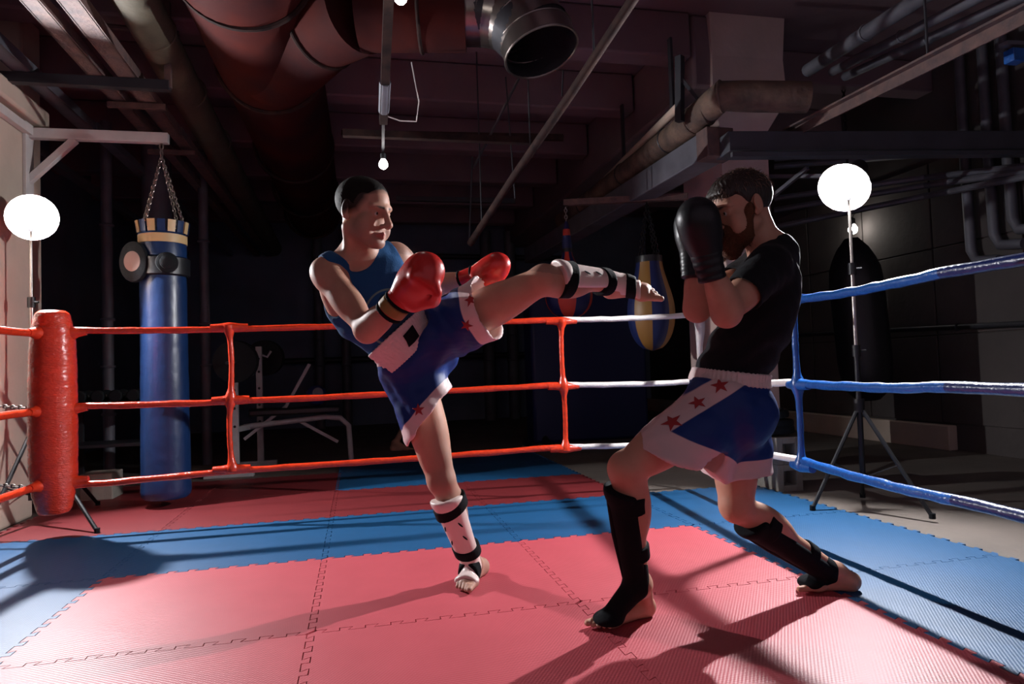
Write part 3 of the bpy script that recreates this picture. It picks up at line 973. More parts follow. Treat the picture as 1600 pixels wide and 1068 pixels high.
# hooks and hand grips on the right wall
t = thing('suspension_straps', 'dark training straps with triangular grips hanging on the right wall', 'straps', (6.7, 1.0, 1.1))
for y in (0.95, 1.12):
    MB().bar((6.74, y, 1.12), (6.72, y, 0.55), 0.02, 0.006).build('strap', mat('maroon_webbing', (0.10, 0.02, 0.025), 0.8), t)
    g = MB()
    g.tube([(6.72, y, 0.56), (6.72, y - 0.06, 0.40), (6.72, y + 0.06, 0.40), (6.72, y, 0.56)], 0.012, 8)
    g.build('grip', RUBBER, t)
t = thing('wall_conduit', 'bent grey conduits running down the upper right wall', 'conduit', (6.7, 1.5, 2.2))
for k, (y, z) in enumerate(((1.62, 1.75), (1.38, 1.85), (1.20, 1.95))):
    MB().tube([(6.72, y, 3.79), (6.72, y, 2.65), (6.70, y - 0.02, 2.5), (6.70, y - 0.03, z + 0.1), (6.70, y - 0.08, z), (6.70, y - 0.3, z - 0.03)], 0.045, 10).build('conduit_run', GSTEEL, t)
# ================================================================== ducts and pipes overhead
t = thing('ventilation_duct', 'large rusty red round duct running back under the ceiling', 'duct', (0.57, 3.0, 3.35))
dx, dz, DR = 0.57, 3.36, 0.40
MB().tube([(dx - 0.03, -1.2, dz), (dx, 0.62, dz)], DR, 36).build('duct_section', RUST, t)
MB().tube([(dx, 0.62, dz), (dx + 0.01, 1.95, dz)], DR * 0.985, 36).build('duct_section', RUST, t)
MB().tube([(dx + 0.01, 1.95, dz), (dx + 0.03, 3.96, dz)], DR * 0.97, 36).build('duct_section', RUST, t)
MB().tube([(dx + 0.03, 3.96, dz), (dx + 0.03, 7.1, dz)], DR * 0.95, 36).build('duct_section', RUST, t)
for y in (-0.5, 0.62, 1.95, 3.96, 5.6, 7.05):
    MB().torus((dx + 0.01, y, dz), (0, 1, 0), DR, 0.02, 40, 8).build('flange', DRUST, t)
# Y branch to the cross duct
c0, c1, c2 = np.array((0.62, 1.75, 3.30)), np.array((1.02, 0.98, 3.22)), np.array((1.25, 0.72, 3.20))
MB().tube([c0, c0 + (c1 - c0) * 0.5, c1, c2], [0.36, 0.33, 0.29, 0.28], 32).build('branch_duct', RUST, t)
MB().tube([c2, (1.9, 0.60, 3.19)], 0.265, 32).build('cross_duct', RUST, t)
MB().torus(c1, c2 - c1, 0.29, 0.016, 36, 8).build('flange', DRUST, t)
MB().torus((1.62, 0.655, 3.195), (1, -0.18, 0), 0.266, 0.012, 36, 8).build('flange', DRUST, t)
e = thing('duct_elbow', 'shiny galvanised segmented duct elbow with an open mouth', 'duct', (2.0, 0.58, 3.19))
path = [np.array(p) for p in ((1.88, 0.60, 3.19), (2.02, 0.57, 3.185), (2.14, 0.53, 3.15), (2.24, 0.48, 3.07), (2.305, 0.43, 2.95), (2.33, 0.40, 2.84))]
DRR = 0.232
for a, b in zip(path[:-1], path[1:]):
    MB().tube([a, b], DRR, 36, caps=False).build('elbow_segment', SILV, e)
for a, b in zip(path[1:-1], path[2:]):
    MB().torus(a, b - a, DRR, 0.006, 36, 6).build('seam_ring', SILV, e)
MB().torus(path[-1], path[-1] - path[-2], DRR, 0.008, 36, 6).build('rolled_rim', SILV, e)
MB().tube([path[0], path[2], path[4], path[5] - (path[5] - path[4]) * 0.02], DRR - 0.006, 36, caps=False).build('inner_wall', DSTEEL, e)

# insulated pipe with bends by the column
pa, pb, pc_, pd = at(1262, 152, 4.7), at(1128, 150, 4.75), at(1085, 190, 5.1), at(880, 345, 8.6)
r = 0.105
t = thing('insulated_pipe', 'stained wrapped pipe bending around the concrete column', 'pipe', tuple(pb))
path = [pa, pa + (pb - pa) * 0.75, pb, pb + (pc_ - pb) * 0.55 + np.array((0, 0, 0.005)), pc_, pc_ + (pd - pc_) * 0.1, pc_ + (pd - pc_) * 0.3, pd]
MB().tube(path, r, 22).build('pipe_body', INSUL, t)
for k, s in enumerate((0.02, 0.5, 0.98)):
    c = pb + (pc_ - pb) * s
    MB().torus(c, (pc_ - pb) + (pb - pa) * (1 - s), r, 0.010, 26, 6).build('wrap_ridge', INSUL, t)
for s in (0.12, 0.4, 0.75):
    c = pc_ + (pd - pc_) * s
    MB().torus(c, pd - pc_, r, 0.008, 26, 6).build('wrap_band', DSTEEL, t)
# second, lower duct and the dark flat duct running right
qa, qb, qc = at(1125, 222, 4.9), at(1075, 255, 5.3), at(830, 400, 9.5)
t = thing('steel_duct', 'square steel duct below the wrapped pipe', 'duct', tuple(qa))
MB().bar(qa, qc, 0.20, 0.20).build('duct_body', GSTEEL, t, bevel=0.01)
MB().bar(qa + (qa - qc) * 0.002, qa + (qc - qa) * 0.03, 0.215, 0.215).build('end_collar', RUSTB, t, bevel=0.006)
ra, rb = at(1128, 228, 4.85), at(1700, 225, 5.3)
t = thing('cable_tray', 'long dark tray running right from the column behind the lamp', 'cable tray', tuple(ra))
MB().bar(ra, rb, 0.22, 0.14).build('tray_body', TRAYM, t, bevel=0.006)
MB().bar(ra + np.array((0, -0.12, -0.10)), rb + np.array((0, -0.12, -0.10)), 0.03, 0.03).build('tray_lip', TRAYM, t)
# thin pipe beside the beam
t = thing('thin_pipe', 'thin pale pipe between the beam and the wrapped pipe', 'pipe', (3.9, 2.5, 3.0))
MB().tube([at(1062, 165, 5.2), at(920, 306, 8.2)], 0.035, 10).build('pipe_body', PLAST, t)
for s in (0.05, 0.5):
    q = at(1062, 165, 5.2) * (1 - s) + at(920, 306, 8.2) * s
    MB().bar(q, (q[0], q[1], 3.45), 0.05, 0.02).build('hanger', DSTEEL, t)
t = thing('strut_hanger', 'dark bolted hanger post on the side of the beam', 'hanger', (3.9, 1.6, 3.0))
ha, hb = at(1062, 88, 5.0), at(1062, 190, 5.0)
MB().bar(ha, hb, 0.05, 0.05).build('post', DSTEEL, t)
MB().bar(at(1062, 120, 5.0), at(1095, 160, 4.9), 0.025, 0.025).build('stay', DSTEEL, t)

# diagonal rusty pipe crossing the middle bays
da, db = at(1018, -45, 3.4), at(735, 380, 5.6)
t = thing('sagging_pipe', 'long rusty pipe slanting down under the ceiling bays', 'pipe', tuple(da))
MB().tube([da, da + (db - da) * 0.33 + np.array((0, 0, -0.01)), da + (db - da) * 0.66 + np.array((0, 0, 0.01)), db], 0.028, 12).build('pipe_body', DRUST, t)
for k, s in enumerate((0.22, 0.55, 0.9)):
    q = da + (db - da) * s
    MB().tube([q, (q[0], q[1], 3.45)], 0.006, 6).build('hanging_wire', DSTEEL, t)
t = thing('hanging_rods', 'thin rods and slat hanging in the middle bays', 'rods', (2.4, 2.6, 3.0))
h1, h2 = at(790, 120, 5.4), at(805, 310, 5.4)
MB().tube([h1, h2], 0.006, 6).build('rod', DSTEEL, t)
MB().tube([at(880, 110, 5.0), at(878, 150, 5.0)], 0.006, 6).build('rod', DSTEEL, t)
MB().tube([at(738, 245, 6.0), at(733, 375, 6.0)], 0.008, 6).build('rod', DSTEEL, t)
MB().tube([at(812, 120, 5.4), at(740, 262, 6.0)], 0.012, 6).build('rod', DSTEEL, t)
MB().bar(at(535, 208, 6.4), at(880, 215, 6.0), 0.05, 0.05).build('slat', DRUST, t)
MB().bar(at(620, 310, 7.6), at(805, 314, 7.4), 0.05, 0.05).build('slat', DSTEEL, t)

# channels and trays at upper left, running back
labs = ['outermost grey steel channel at the upper left', 'second steel channel at the upper left', 'third, reddish steel channel at the upper left',
        'innermost reddish steel channel at the upper left']
for k, (p, q, w, m) in enumerate((((0, 92), (180, 235), 0.10, GSTEEL), ((0, 205), (120, 292), 0.09, GSTEEL), ((28, 0), (225, 190), 0.09, RUSTB), ((82, 0), (300, 230), 0.11, RUSTB))):
    zc = 2.95 + 0.0 * k
    def onz(px, py, z):
        d = at(px, py, 1.0) - CAM_POS
        return CAM_POS + d * (z - CAM_POS[2]) / d[2]
    a, b = onz(*p, zc), onz(*q, zc)
    xm = (a[0] + b[0]) / 2
    t = thing('steel_channel', labs[k], 'steel channel', (xm, 2, zc), 'steel channels under the ceiling')
    MB().box((xm - w / 2, -3.0, zc), (xm + w / 2, 2.55, zc + 0.015)).build('web', m, t)
    for s in (-1, 1):
        MB().box((xm + s * w / 2 - 0.006, -3.0, zc), (xm + s * w / 2 + 0.006, 2.55, zc + 0.07)).build('flange', m, t)
    if True:
        MB().box((xm - w / 2 + 0.005, 2.6, zc + 0.03), (xm + w / 2 - 0.005, 8.9, zc + 0.10)).build('rear_length', m, t)
onz = lambda px, py, z: CAM_POS + (at(px, py, 1.0) - CAM_POS) * (z - CAM_POS[2]) / (at(px, py, 1.0) - CAM_POS)[2]
q = onz(120, 130, 2.90)
t = thing('trapeze_bracket', 'dark crossbar hanging under the steel channels', 'bracket', (-0.6, q[1], 2.9))
MB().box((-1.6, q[1] - 0.03, 2.88), (-0.02, q[1] + 0.03, 2.945)).build('crossbar', DSTEEL, t)
MB().box((-0.05, q[1] - 0.02, 2.9), (-0.01, q[1] + 0.02, 3.5)).build('hanger', RUSTB, t)
MB().tube([(-0.5, q[1] + 0.1, 3.35), (0.02, q[1] + 0.1, 3.33)], 0.02, 8).build('upper_bar', RUSTB, t)
a, b = onz(150, 20, 3.25), onz(300, 250, 3.05)
t = thing('wrapped_pipe', 'yellowed wrapped pipe beside the steel channels', 'pipe', tuple(a))
xm = 0.02
MB().tube([(xm - 0.02, -1.5, 3.2), (xm - 0.1, 2.0, 3.18), (xm - 0.2, 8.8, 3.1)], 0.13, 18).build('pipe_body', INSULY, t)
for y in (0.4, 1.2, 2.2, 3.4):
    MB().torus((xm - 0.06 - 0.015 * y, y, 3.19), (0, 1, 0), 0.13, 0.008, 22, 6).build('wrap_band', INSULY, t)
for k, p in enumerate(((250, 167), (298, 239))):
    q = onz(*p, 2.92)
    t = thing('support_arm', ('near' if k == 0 else 'far') + ' short rusty support arm under the wrapped pipe', 'bracket', tuple(q))
    MB().bar(q + np.array((-0.35, 0, 0)), q + np.array((0.04, 0, 0)), 0.03, 0.04).build('arm', RUSTB, t)

# overhead steel at upper right
a, b = at(1228, 203, 5.0), at(1640, -10, 3.0)
t = thing('angle_beam', 'long rusty angle iron slanting across the upper right', 'steel beam', tuple(a))
MB().bar(a, b, 0.05, 0.012).build('flange', RUSTB, t)
MB().bar(a + np.array((0.022, 0, -0.035)), b + np.array((0.022, 0, -0.035)), 0.010, 0.07).build('web', RUSTB, t)
q = a + (b - a) * 0.66
MB().tube([q, (q[0], q[1], 3.6)], 0.007, 6).build('hanger_rod', DSTEEL, t)
for k, (p1, p2, rr, lab) in enumerate((((1262, 110, 5.4), (1480, -30, 3.9), 0.05, 'left grey pipe in the dark bay at upper right'),
                                       ((1300, 112, 5.6), (1560, -20, 4.0), 0.035, 'middle grey pipe in the dark bay at upper right'),
                                       ((1320, 120, 5.8), (1640, -25, 4.0), 0.035, 'right grey pipe in the dark bay at upper right'))):
    t = thing('ceiling_pipe', lab, 'pipe', tuple(at(*p1)), 'pipes of the upper right bay')
    MB().tube([at(*p1), at(*p2)], rr, 12).build('pipe_body', GSTEEL, t)
    c = (at(*p1) + at(*p2)) / 2
    MB().torus(c, at(*p2) - at(*p1), rr, 0.01, 16, 6).build('pipe_joint', GSTEEL, t)
t = thing('right_bay_conduits', 'bundle of grey conduits crossing behind the right lamp', 'conduit', (5.5, 2.5, 2.6))
for k, (y0, y1) in enumerate(((238, 205), (250, 232), (300, 255), (318, 262), (345, 268))):
    MB().tube([at(1210, y0 + 10, 7.2), at(1445, (y0 + y1) / 2, 6.6), at(1640, y1, 5.4)], 0.03, 8).build('conduit_run', GSTEEL, t)
q = at(1583, 88, 3.6)
t = thing('junction_box', 'small blue junction box at the upper right edge', 'junction box', tuple(q))
MB().box(q + np.array((-0.03, -0.03, -0.035)), q + np.array((0.05, 0.03, 0.035))).build('box_body', BTAPE, t, bevel=0.004)
MB().tube([q + np.array((0.05, 0, 0.0)), q + np.array((0.3, 0, 0.03))], 0.012, 8).build('cable', DSTEEL, t)
MB().bar(q + np.array((-0.06, 0, 0.06)), q + np.array((0.4, 0, 0.08)), 0.05, 0.02).build('mount_bar', GSTEEL, t)
MB().tube([q + np.array((0.25, 0, 0.07)), (q[0] + 0.25, q[1], 3.81)], 0.008, 8).build('hanger_rod', DSTEEL, t)
# light wooden slat struts near the right lamp
t = thing('brace_struts', 'pale diagonal struts behind the right lamp', 'struts', tuple(at(1260, 270, 5.6)))
MB().bar((4.66, 1.9, 2.22), at(1262, 262, 5.6), 0.03, 0.03).build('strut', GSTEEL, t)
MB().bar((4.66, 1.9, 2.56), at(1300, 275, 5.6), 0.05, 0.03).build('strut', GSTEEL, t)
# ================================================================== modelled bodies: smooth-blended solids -> one skin
def nrm(v):
    v = np.array(v, float)
    return v / np.linalg.norm(v)


def frame(up, fwd):
    """rows: right, forward, up (right-handed: right x forward = up)"""
    u = nrm(up)
    f = np.array(fwd, float)
    f = nrm(f - u * f.dot(u))
    r = np.cross(f, u)
    return np.array([r, f, u])


class Ops(list):
    def C(self, a, b, ra, rb, k=0.02, side=None, f=1.0, sub=False):
        self.append(('C', np.array(a, float), np.array(b, float), ra, rb, None if side is None else nrm(side), f, k, sub))
        return self

    def E(self, c, r, R=None, k=0.02, sub=False):
        self.append(('E', np.array(c, float), np.array(r, float) * np.ones(3), np.eye(3) if R is None else np.array(R), None, 1.0, k, sub))
        return self

    def P(self, p, n, k=0.004):
        """keep the side the normal points away from (cut off the +n side)"""
        self.append(('P', np.array(p, float), nrm(n), None, None, 1.0, k, True))
        return self


def op_bounds(o, mrg):
    if o[0] == 'C':
        r = max(o[3], o[4]) * max(1.0, o[6])
        return np.minimum(o[1], o[2]) - r - mrg, np.maximum(o[1], o[2]) + r + mrg
    if o[0] == 'E':
        r = np.sqrt(((o[3] * o[2][:, None]) ** 2).sum(0))
        return o[1] - r - mrg, o[1] + r + mrg
    return np.array([-99.] * 3), np.array([99.] * 3)


def op_dist(o, X, Y, Z):
    if o[0] == 'C':
        a, b, ra, rb, side, f = o[1:7]
        d = b - a
        L2 = float(d.dot(d)) + 1e-12
        px, py, pz = X - a[0], Y - a[1], Z - a[2]
        t = np.clip((px * d[0] + py * d[1] + pz * d[2]) / L2, 0, 1)
        px, py, pz = px - t * d[0], py - t * d[1], pz - t * d[2]
        if side is not None:
            s = (px * side[0] + py * side[1] + pz * side[2]) * (1.0 / f - 1.0)
            px, py, pz = px + s * side[0], py + s * side[1], pz + s * side[2]
        return np.sqrt(px * px + py * py + pz * pz) - (ra + (rb - ra) * t)
    if o[0] == 'E':
        c, r, R = o[1], o[2], o[3]
        px, py, pz = X - c[0], Y - c[1], Z - c[2]
        k0 = 0.0
        k1 = 0.0
        for i in range(3):
            q = px * R[i, 0] + py * R[i, 1] + pz * R[i, 2]
            q1 = q / r[i]
            k0 = k0 + q1 * q1
            q2 = q1 / r[i]
            k1 = k1 + q2 * q2
        k0 = np.sqrt(k0)
        k1 = np.sqrt(k1) + 1e-9
        return k0 * (k0 - 1.0) / k1
    p, n = o[1], o[2]
    return -((X - p[0]) * n[0] + (Y - p[1]) * n[1] + (Z - p[2]) * n[2])


def sdf_field(ops, lo, hi, h):
    n = np.ceil((np.array(hi) - np.array(lo)) / h).astype(int) + 1
    ax = [(lo[i] + h * np.arange(n[i])).astype(np.float32) for i in range(3)]
    D = np.full(n, 0.5, np.float32)
    for o in ops:
        k = max(o[7] if o[0] == 'C' else o[6], 1e-4)
        b0, b1 = op_bounds(o, k + 2.5 * h)
        i0 = np.clip(np.floor((b0 - lo) / h).astype(int), 0, n)
        i1 = np.clip(np.ceil((b1 - lo) / h).astype(int) + 1, 0, n)
        if (i1 <= i0).any():
            continue
        sl = tuple(slice(a, b) for a, b in zip(i0, i1))
        X, Y, Z = ax[0][sl[0]][:, None, None], ax[1][sl[1]][None, :, None], ax[2][sl[2]][None, None, :]
        d = op_dist(o, X, Y, Z).astype(np.float32)
        A = D[sl]
        sub = o[-1]
        if sub:
            q = -d
            w = np.maximum(k - np.abs(A - q), 0) / k
            D[sl] = np.maximum(A, q) + w * w * k * 0.25
        else:
            w = np.maximum(k - np.abs(A - d), 0) / k
            D[sl] = np.minimum(A, d) - w * w * k * 0.25
    return D, ax


def surface(D, lo, h):
    """naive surface nets"""
    S = D < 0
    n = np.array(D.shape)
    cs = np.zeros(n - 1, np.uint8)
    for dx in (0, 1):
        for dy in (0, 1):
            for dz in (0, 1):
                cs += S[dx:n[0] - 1 + dx, dy:n[1] - 1 + dy, dz:n[2] - 1 + dz]
    act = np.argwhere((cs > 0) & (cs < 8))
    idx = np.full(n - 1, -1, np.int32)
    idx[tuple(act.T)] = np.arange(len(act))
    cor = np.array([(i, j, k) for i in (0, 1) for j in (0, 1) for k in (0, 1)])
    val = np.stack([D[tuple((act + c).T)] for c in cor], 1)
    pos = np.zeros((len(act), 3))
    cnt = np.zeros(len(act))
    for a in range(8):
        for b in range(a + 1, 8):
            if np.abs(cor[a] - cor[b]).sum() != 1:
                continue
            m = (val[:, a] < 0) != (val[:, b] < 0)
            t = val[m, a] / (val[m, a] - val[m, b])
            pos[m] += cor[a] + t[:, None] * (cor[b] - cor[a])
            cnt[m] += 1
    V = np.array(lo) + h * (act + pos / cnt[:, None])
    F = []
    for ax in range(3):
        o1, o2 = (ax + 1) % 3, (ax + 2) % 3
        sa = [slice(None)] * 3
        sb = [slice(None)] * 3
        sa[ax], sb[ax] = slice(0, n[ax] - 1), slice(1, n[ax])
        A, B = S[tuple(sa)], S[tuple(sb)]
        e = np.argwhere(A != B)
        e = e[(e[:, o1] > 0) & (e[:, o2] > 0) & (e[:, o1] < n[o1] - 1) & (e[:, o2] < n[o2] - 1)]
        flip = A[tuple(e.T)]
        q = []
        for d1, d2 in ((-1, -1), (0, -1), (0, 0), (-1, 0)):
            c = e.copy()
            c[:, o1] += d1
            c[:, o2] += d2
            q.append(idx[tuple(c.T)])
        q = np.stack(q, 1)
        q[~flip] = q[~flip][:, ::-1]
        F.append(q)
    F = np.concatenate(F)
    return V, F[(F >= 0).all(1)]


def relax(V, F, it=1, lam=0.5):
    n = len(V)
    e = np.concatenate([F[:, [0, 1]], F[:, [1, 2]], F[:, [2, 3]], F[:, [3, 0]]])
    for _ in range(it):
        acc = np.zeros((n, 3))
        c = np.bincount(e.ravel(), minlength=n)
        for k in range(3):
            acc[:, k] = np.bincount(e[:, 0], V[e[:, 1], k], n) + np.bincount(e[:, 1], V[e[:, 0], k], n)
        V = V + lam * (acc / np.maximum(c, 1)[:, None] - V)
    return V


def bounds(ops, mrg=0.03):
    bs = [op_bounds(o, mrg) for o in ops if o[0] != 'P' and not o[-1]]
    return np.min([b[0] for b in bs], 0), np.max([b[1] for b in bs], 0)


def np_noise(V, freq, seed=0):
    """cheap smooth pseudo noise from sine products"""
    r = np.random.RandomState(seed)
    out = np.zeros(len(V))
    for k in range(5):
        d = r.normal(size=3)
        d2 = r.normal(size=3)
        out += np.sin(V @ d * freq + r.rand() * 6) * np.sin(V @ d2 * freq * 1.3 + r.rand() * 6)
    return out / 5


def grow(ops, h, name, material, parent, attrs=None, clip=None, zones=(), smooth=1, field_fn=None, disp=None, lo=None, hi=None):
    """mesh the solid; zones: finer boxes (lo, hi, h) sharing the same solid"""
    if lo is None:
        lo, hi = bounds(ops)
    parts = []
    D, ax = sdf_field(ops, lo, hi, h)
    if field_fn:
        D = field_fn(D, ax)
    V, F = surface(D, lo, h)
    for (zl, zh, zs) in zones:
        cen = V[F].mean(1)
        ins = ((cen > zl) & (cen < zh)).all(1)
        F = F[~ins]
        D2, ax2 = sdf_field(ops, np.array(zl) - 0.012, np.array(zh) + 0.012, zs)
        if field_fn:
            D2 = field_fn(D2, ax2)
        V2, F2 = surface(D2, np.array(zl) - 0.012, zs)
        c2 = V2[F2].mean(1)
        F2 = F2[((c2 > np.array(zl) - h * 0.8) & (c2 < np.array(zh) + h * 0.8)).all(1)]
        parts.append((relax(V2, F2, smooth), F2))
    V = relax(V, F, smooth)
    VV, FF = [V], [F]
    o = len(V)
    for V2, F2 in parts:
        VV.append(V2)
        FF.append(F2 + o)
        o += len(V2)
    V, F = np.concatenate(VV), np.concatenate(FF)
    used = np.unique(F)
    rm = np.full(len(V), -1)
    rm[used] = np.arange(len(used))
    V, F = V[used], rm[F]
    W = V.copy()
    if disp is not None:
        a, b, c, d = V[F[:, 0]], V[F[:, 1]], V[F[:, 2]], V[F[:, 3]]
        fn = np.cross(c - a, d - b)
        N = np.zeros_like(V)
        for j in range(4):
            for k in range(3):
                N[:, k] += np.bincount(F[:, j], fn[:, k], len(V))
        N /= np.linalg.norm(N, axis=1)[:, None] + 1e-9
        V = V + N * disp(V, N)[:, None]
    me = bpy.data.meshes.new(name)
    off = np.zeros(3)
    p = parent
    while p is not None:
        off = off + np.array(p.location)
        p = p.parent
    Q = (V - off).astype(np.float32)
    me.vertices.add(len(Q))
    me.vertices.foreach_set('co', Q.ravel())
    me.loops.add(F.size)
    me.loops.foreach_set('vertex_index', F.astype(np.int32).ravel())
    me.polygons.add(len(F))
    me.polygons.foreach_set('loop_start', (np.arange(len(F)) * 4).astype(np.int32))
    me.update(calc_edges=True)
    me.polygons.foreach_set('use_smooth', np.ones(len(F), bool))
    for an, fn_ in (attrs or {}).items():
        at_ = me.attributes.new(an, 'FLOAT', 'POINT')
        at_.data.foreach_set('value', np.asarray(fn_(W), np.float32))
    me.validate()
    me.materials.append(material)
    ob = bpy.data.objects.new(name, me)
    COL.objects.link(ob)
    ob.parent = parent
    ob['_w'] = 0
    del ob['_w']
    return ob


def masked(base, layers, name):
    """copy of a material whose colour switches where mesh attributes turn positive"""
    m = base.copy()
    m.name = name
    nt = m.node_tree
    b = nt.nodes['Principled BSDF']
    src = b.inputs['Base Color'].links[0].from_socket if b.inputs['Base Color'].links else None
    col0 = tuple(b.inputs['Base Color'].default_value)
    for an, col, soft in layers:
        a = nt.nodes.new('ShaderNodeAttribute')
        a.attribute_name = an
        r = nt.nodes.new('ShaderNodeMapRange')
        r.inputs['From Min'].default_value = -soft
        r.inputs['From Max'].default_value = soft
        nt.links.new(a.outputs['Fac'], r.inputs['Value'])
        mx = nt.nodes.new('ShaderNodeMix')
        mx.data_type = 'RGBA'
        nt.links.new(r.outputs['Result'], mx.inputs['Factor'])
        if src:
            nt.links.new(src, mx.inputs['A'])
        else:
            mx.inputs['A'].default_value = col0
        mx.inputs['B'].default_value = (*col, 1)
        src = mx.outputs['Result']
    nt.links.new(src, b.inputs['Base Color'])
    return m


SKIN = mat('skin', (0.56, 0.31, 0.215), 0.52, var=0.2, scale=18.0, col2=(0.49, 0.245, 0.17), sss=0.12, bump=0.06, bscale=260, spec=0.32)
REDLEA = mat('red_leather', (0.60, 0.018, 0.014), 0.27, bump=0.08, bscale=30, coat=0.3)
BLKLEA = mat('black_leather', (0.006, 0.007, 0.010), 0.4, bump=0.08, bscale=30, spec=0.4)
BLKFAB = mat('black_neoprene', (0.004, 0.005, 0.007), 0.85, bump=0.1, bscale=120, spec=0.15)
WHTVIN = mat('white_guard_vinyl', (0.74, 0.60, 0.56), 0.35, var=0.08, scale=8, bump=0.05, bscale=20)
TANKF = mat('blue_jersey', (0.014, 0.080, 0.22), 0.85, bump=0.15, bscale=200, spec=0.2)
SATIN = mat('blue_satin', (0.003, 0.028, 0.17), 0.5, bump=0.12, bscale=25, spec=0.3)
WSATIN = mat('white_elastic', (0.72, 0.58, 0.56), 0.75, bump=0.3, bscale=90)
TEEF = mat('black_cotton', (0.005, 0.006, 0.009), 0.85, bump=0.15, bscale=200, spec=0.2, sheen=0.04)
HAIRD = mat('dark_brown_hair', (0.010, 0.007, 0.006), 0.7, bump=0.25, bscale=600, spec=0.15, stretch=(1, 1, 0.25))
HAIRB = mat('brown_hair', (0.020, 0.012, 0.009), 0.45, bump=0.4, bscale=200, spec=0.5, stretch=(1, 1, 0.2))
BEARD = mat('reddish_beard', (0.13, 0.048, 0.022), 0.65, bump=0.6, bscale=250, spec=0.3)
EYEW = mat('eye_white', (0.55, 0.48, 0.45), 0.25)
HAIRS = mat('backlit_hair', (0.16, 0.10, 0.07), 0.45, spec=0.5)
IRIS = mat('iris', (0.02, 0.013, 0.010), 0.15)
STARF = mat('dark_red_applique', (0.33, 0.02, 0.025), 0.6)
YELP = mat('ochre_print', (0.30, 0.16, 0.035), 0.5)


def head_ops(ops, o, R, s=1.0, chin=1.0, ears=True):
    T = lambda x, y, z: o + s * (R[0] * x + R[1] * y + R[2] * z)
    E = lambda c, r, k=0.02, sub=False: ops.E(T(*c), np.array(r) * s, R, k, sub)
    C = lambda a, b, ra, rb, k=0.015, sub=False: ops.C(T(*a), T(*b), ra * s, rb * s, k, sub=sub)
    E((0, -0.014, 0.045), (0.076, 0.097, 0.080), 0.03)
    E((0, 0.028, 0.022), (0.065, 0.068, 0.084), 0.03)
    E((0, 0.034, -0.052), (0.050, 0.055, 0.056), 0.03)
    E((0, 0.080, -0.098), (0.024, 0.020, 0.018), 0.03)
    for q in (-1, 1):
        C((q * 0.056, -0.002, -0.052), (q * 0.022, 0.070, -0.098), 0.016, 0.015, 0.03)
        E((q * 0.048, 0.062, -0.020), (0.022, 0.020, 0.017), 0.022)
        E((q * 0.031, 0.108, 0.002), (0.021, 0.024, 0.0135), 0.012, True)
        C((q * 0.010, 0.0925, 0.024), (q * 0.048, 0.079, 0.026), 0.0105, 0.0095, 0.014)
        E((q * 0.031, 0.0775, 0.002), (0.0150, 0.0125, 0.0125), 0.004)
        C((q * 0.016, 0.0885, 0.0085), (q * 0.046, 0.081, 0.0070), 0.0048, 0.0042, 0.005)
        C((q * 0.018, 0.0855, -0.0055), (q * 0.044, 0.080, -0.005), 0.003, 0.003, 0.006)
        E((q * 0.0145, 0.106, -0.040), (0.0095, 0.012, 0.0085), 0.008)
        E((q * 0.009, 0.113, -0.0475), (0.0045, 0.006, 0.003), 0.003, True)
        # lips
        C((0, 0.1005, -0.0645), (q * 0.023, 0.088, -0.0680), 0.0057, 0.003, 0.006)
        C((0, 0.0985, -0.0765), (q * 0.021, 0.088, -0.0705), 0.0070, 0.003, 0.006)
        E((q * 0.052, 0.055, -0.055), (0.02, 0.03, 0.03), 0.03)
        if ears:
            Re = R.copy()
            tilt = 0.25
            Re = np.array([R[0] * math.cos(0.35) - q * R[1] * math.sin(0.35), q * R[0] * math.sin(0.35) + R[1] * math.cos(0.35), R[2]])
            ops.E(T(q * 0.080, -0.012, 0.004), np.array((0.010, 0.020, 0.033)) * s, Re, 0.008)
            ops.E(T(q * 0.091, -0.006, 0.006), np.array((0.007, 0.010, 0.018)) * s, Re, 0.006, True)
            E((q * 0.077, 0.000, -0.022), (0.007, 0.009, 0.012), 0.006)
    C((-0.018, 0.1000, -0.0705), (0.018, 0.1000, -0.0705), 0.0010, 0.0010, 0.002, True)
    C((0, 0.096, 0.020), (0, 0.122, -0.031), 0.0085, 0.0125, 0.012)
    E((0, 0.1215, -0.034), (0.0125, 0.0130, 0.0115), 0.008)
    return T


def torso_ops(ops, J, fat=0.0):
    ch, CR, pe, PR = J['chest'], J['CR'], J['pelvis'], J['PR']
    T = lambda x, y, z: ch + CR[0] * x + CR[1] * y + CR[2] * z
    Pp = lambda x, y, z: pe + PR[0] * x + PR[1] * y + PR[2] * z
    g = fat
    ops.E(T(0, -0.005, -0.03), (0.150 + g, 0.108 + g, 0.185 + g), CR, 0.03)
    ops.E(T(0, -0.01, 0.085), (0.158 + g, 0.092 + g, 0.10 + g), CR, 0.04)
    for q in (-1, 1):
        ops.E(T(q * 0.078, 0.062, 0.050), (0.078 + g, 0.045 + g, 0.062 + g), CR, 0.035)
        ops.E(T(q * 0.095, -0.045, 0.0), (0.066 + g, 0.060 + g, 0.13 + g), CR, 0.04)
    mid = (T(0, 0, -0.15) + Pp(0, 0, 0.10)) / 2
    MR = frame(T(0, 0, -0.15) - Pp(0, 0, 0.10), (CR[1] + PR[1]))
    ln = np.linalg.norm(T(0, 0, -0.12) - Pp(0, 0, 0.08))
    ops.C(T(0, 0.0, -0.11), Pp(0, 0.0, 0.05), 0.134 + g, 0.140 + g, 0.05, MR[1], 0.75)
    ops.E(mid + MR[1] * 0.045, (0.095 + g, 0.055 + g, 0.14 + g), MR, 0.05)
    ops.E(Pp(0, 0, 0.0), (0.160 + g, 0.115 + g, 0.12 + g), PR, 0.04)
    for q in (-1, 1):
        ops.E(Pp(q * 0.075, -0.065, -0.055), (0.088 + g, 0.085 + g, 0.095 + g), PR, 0.04)
    return T, Pp


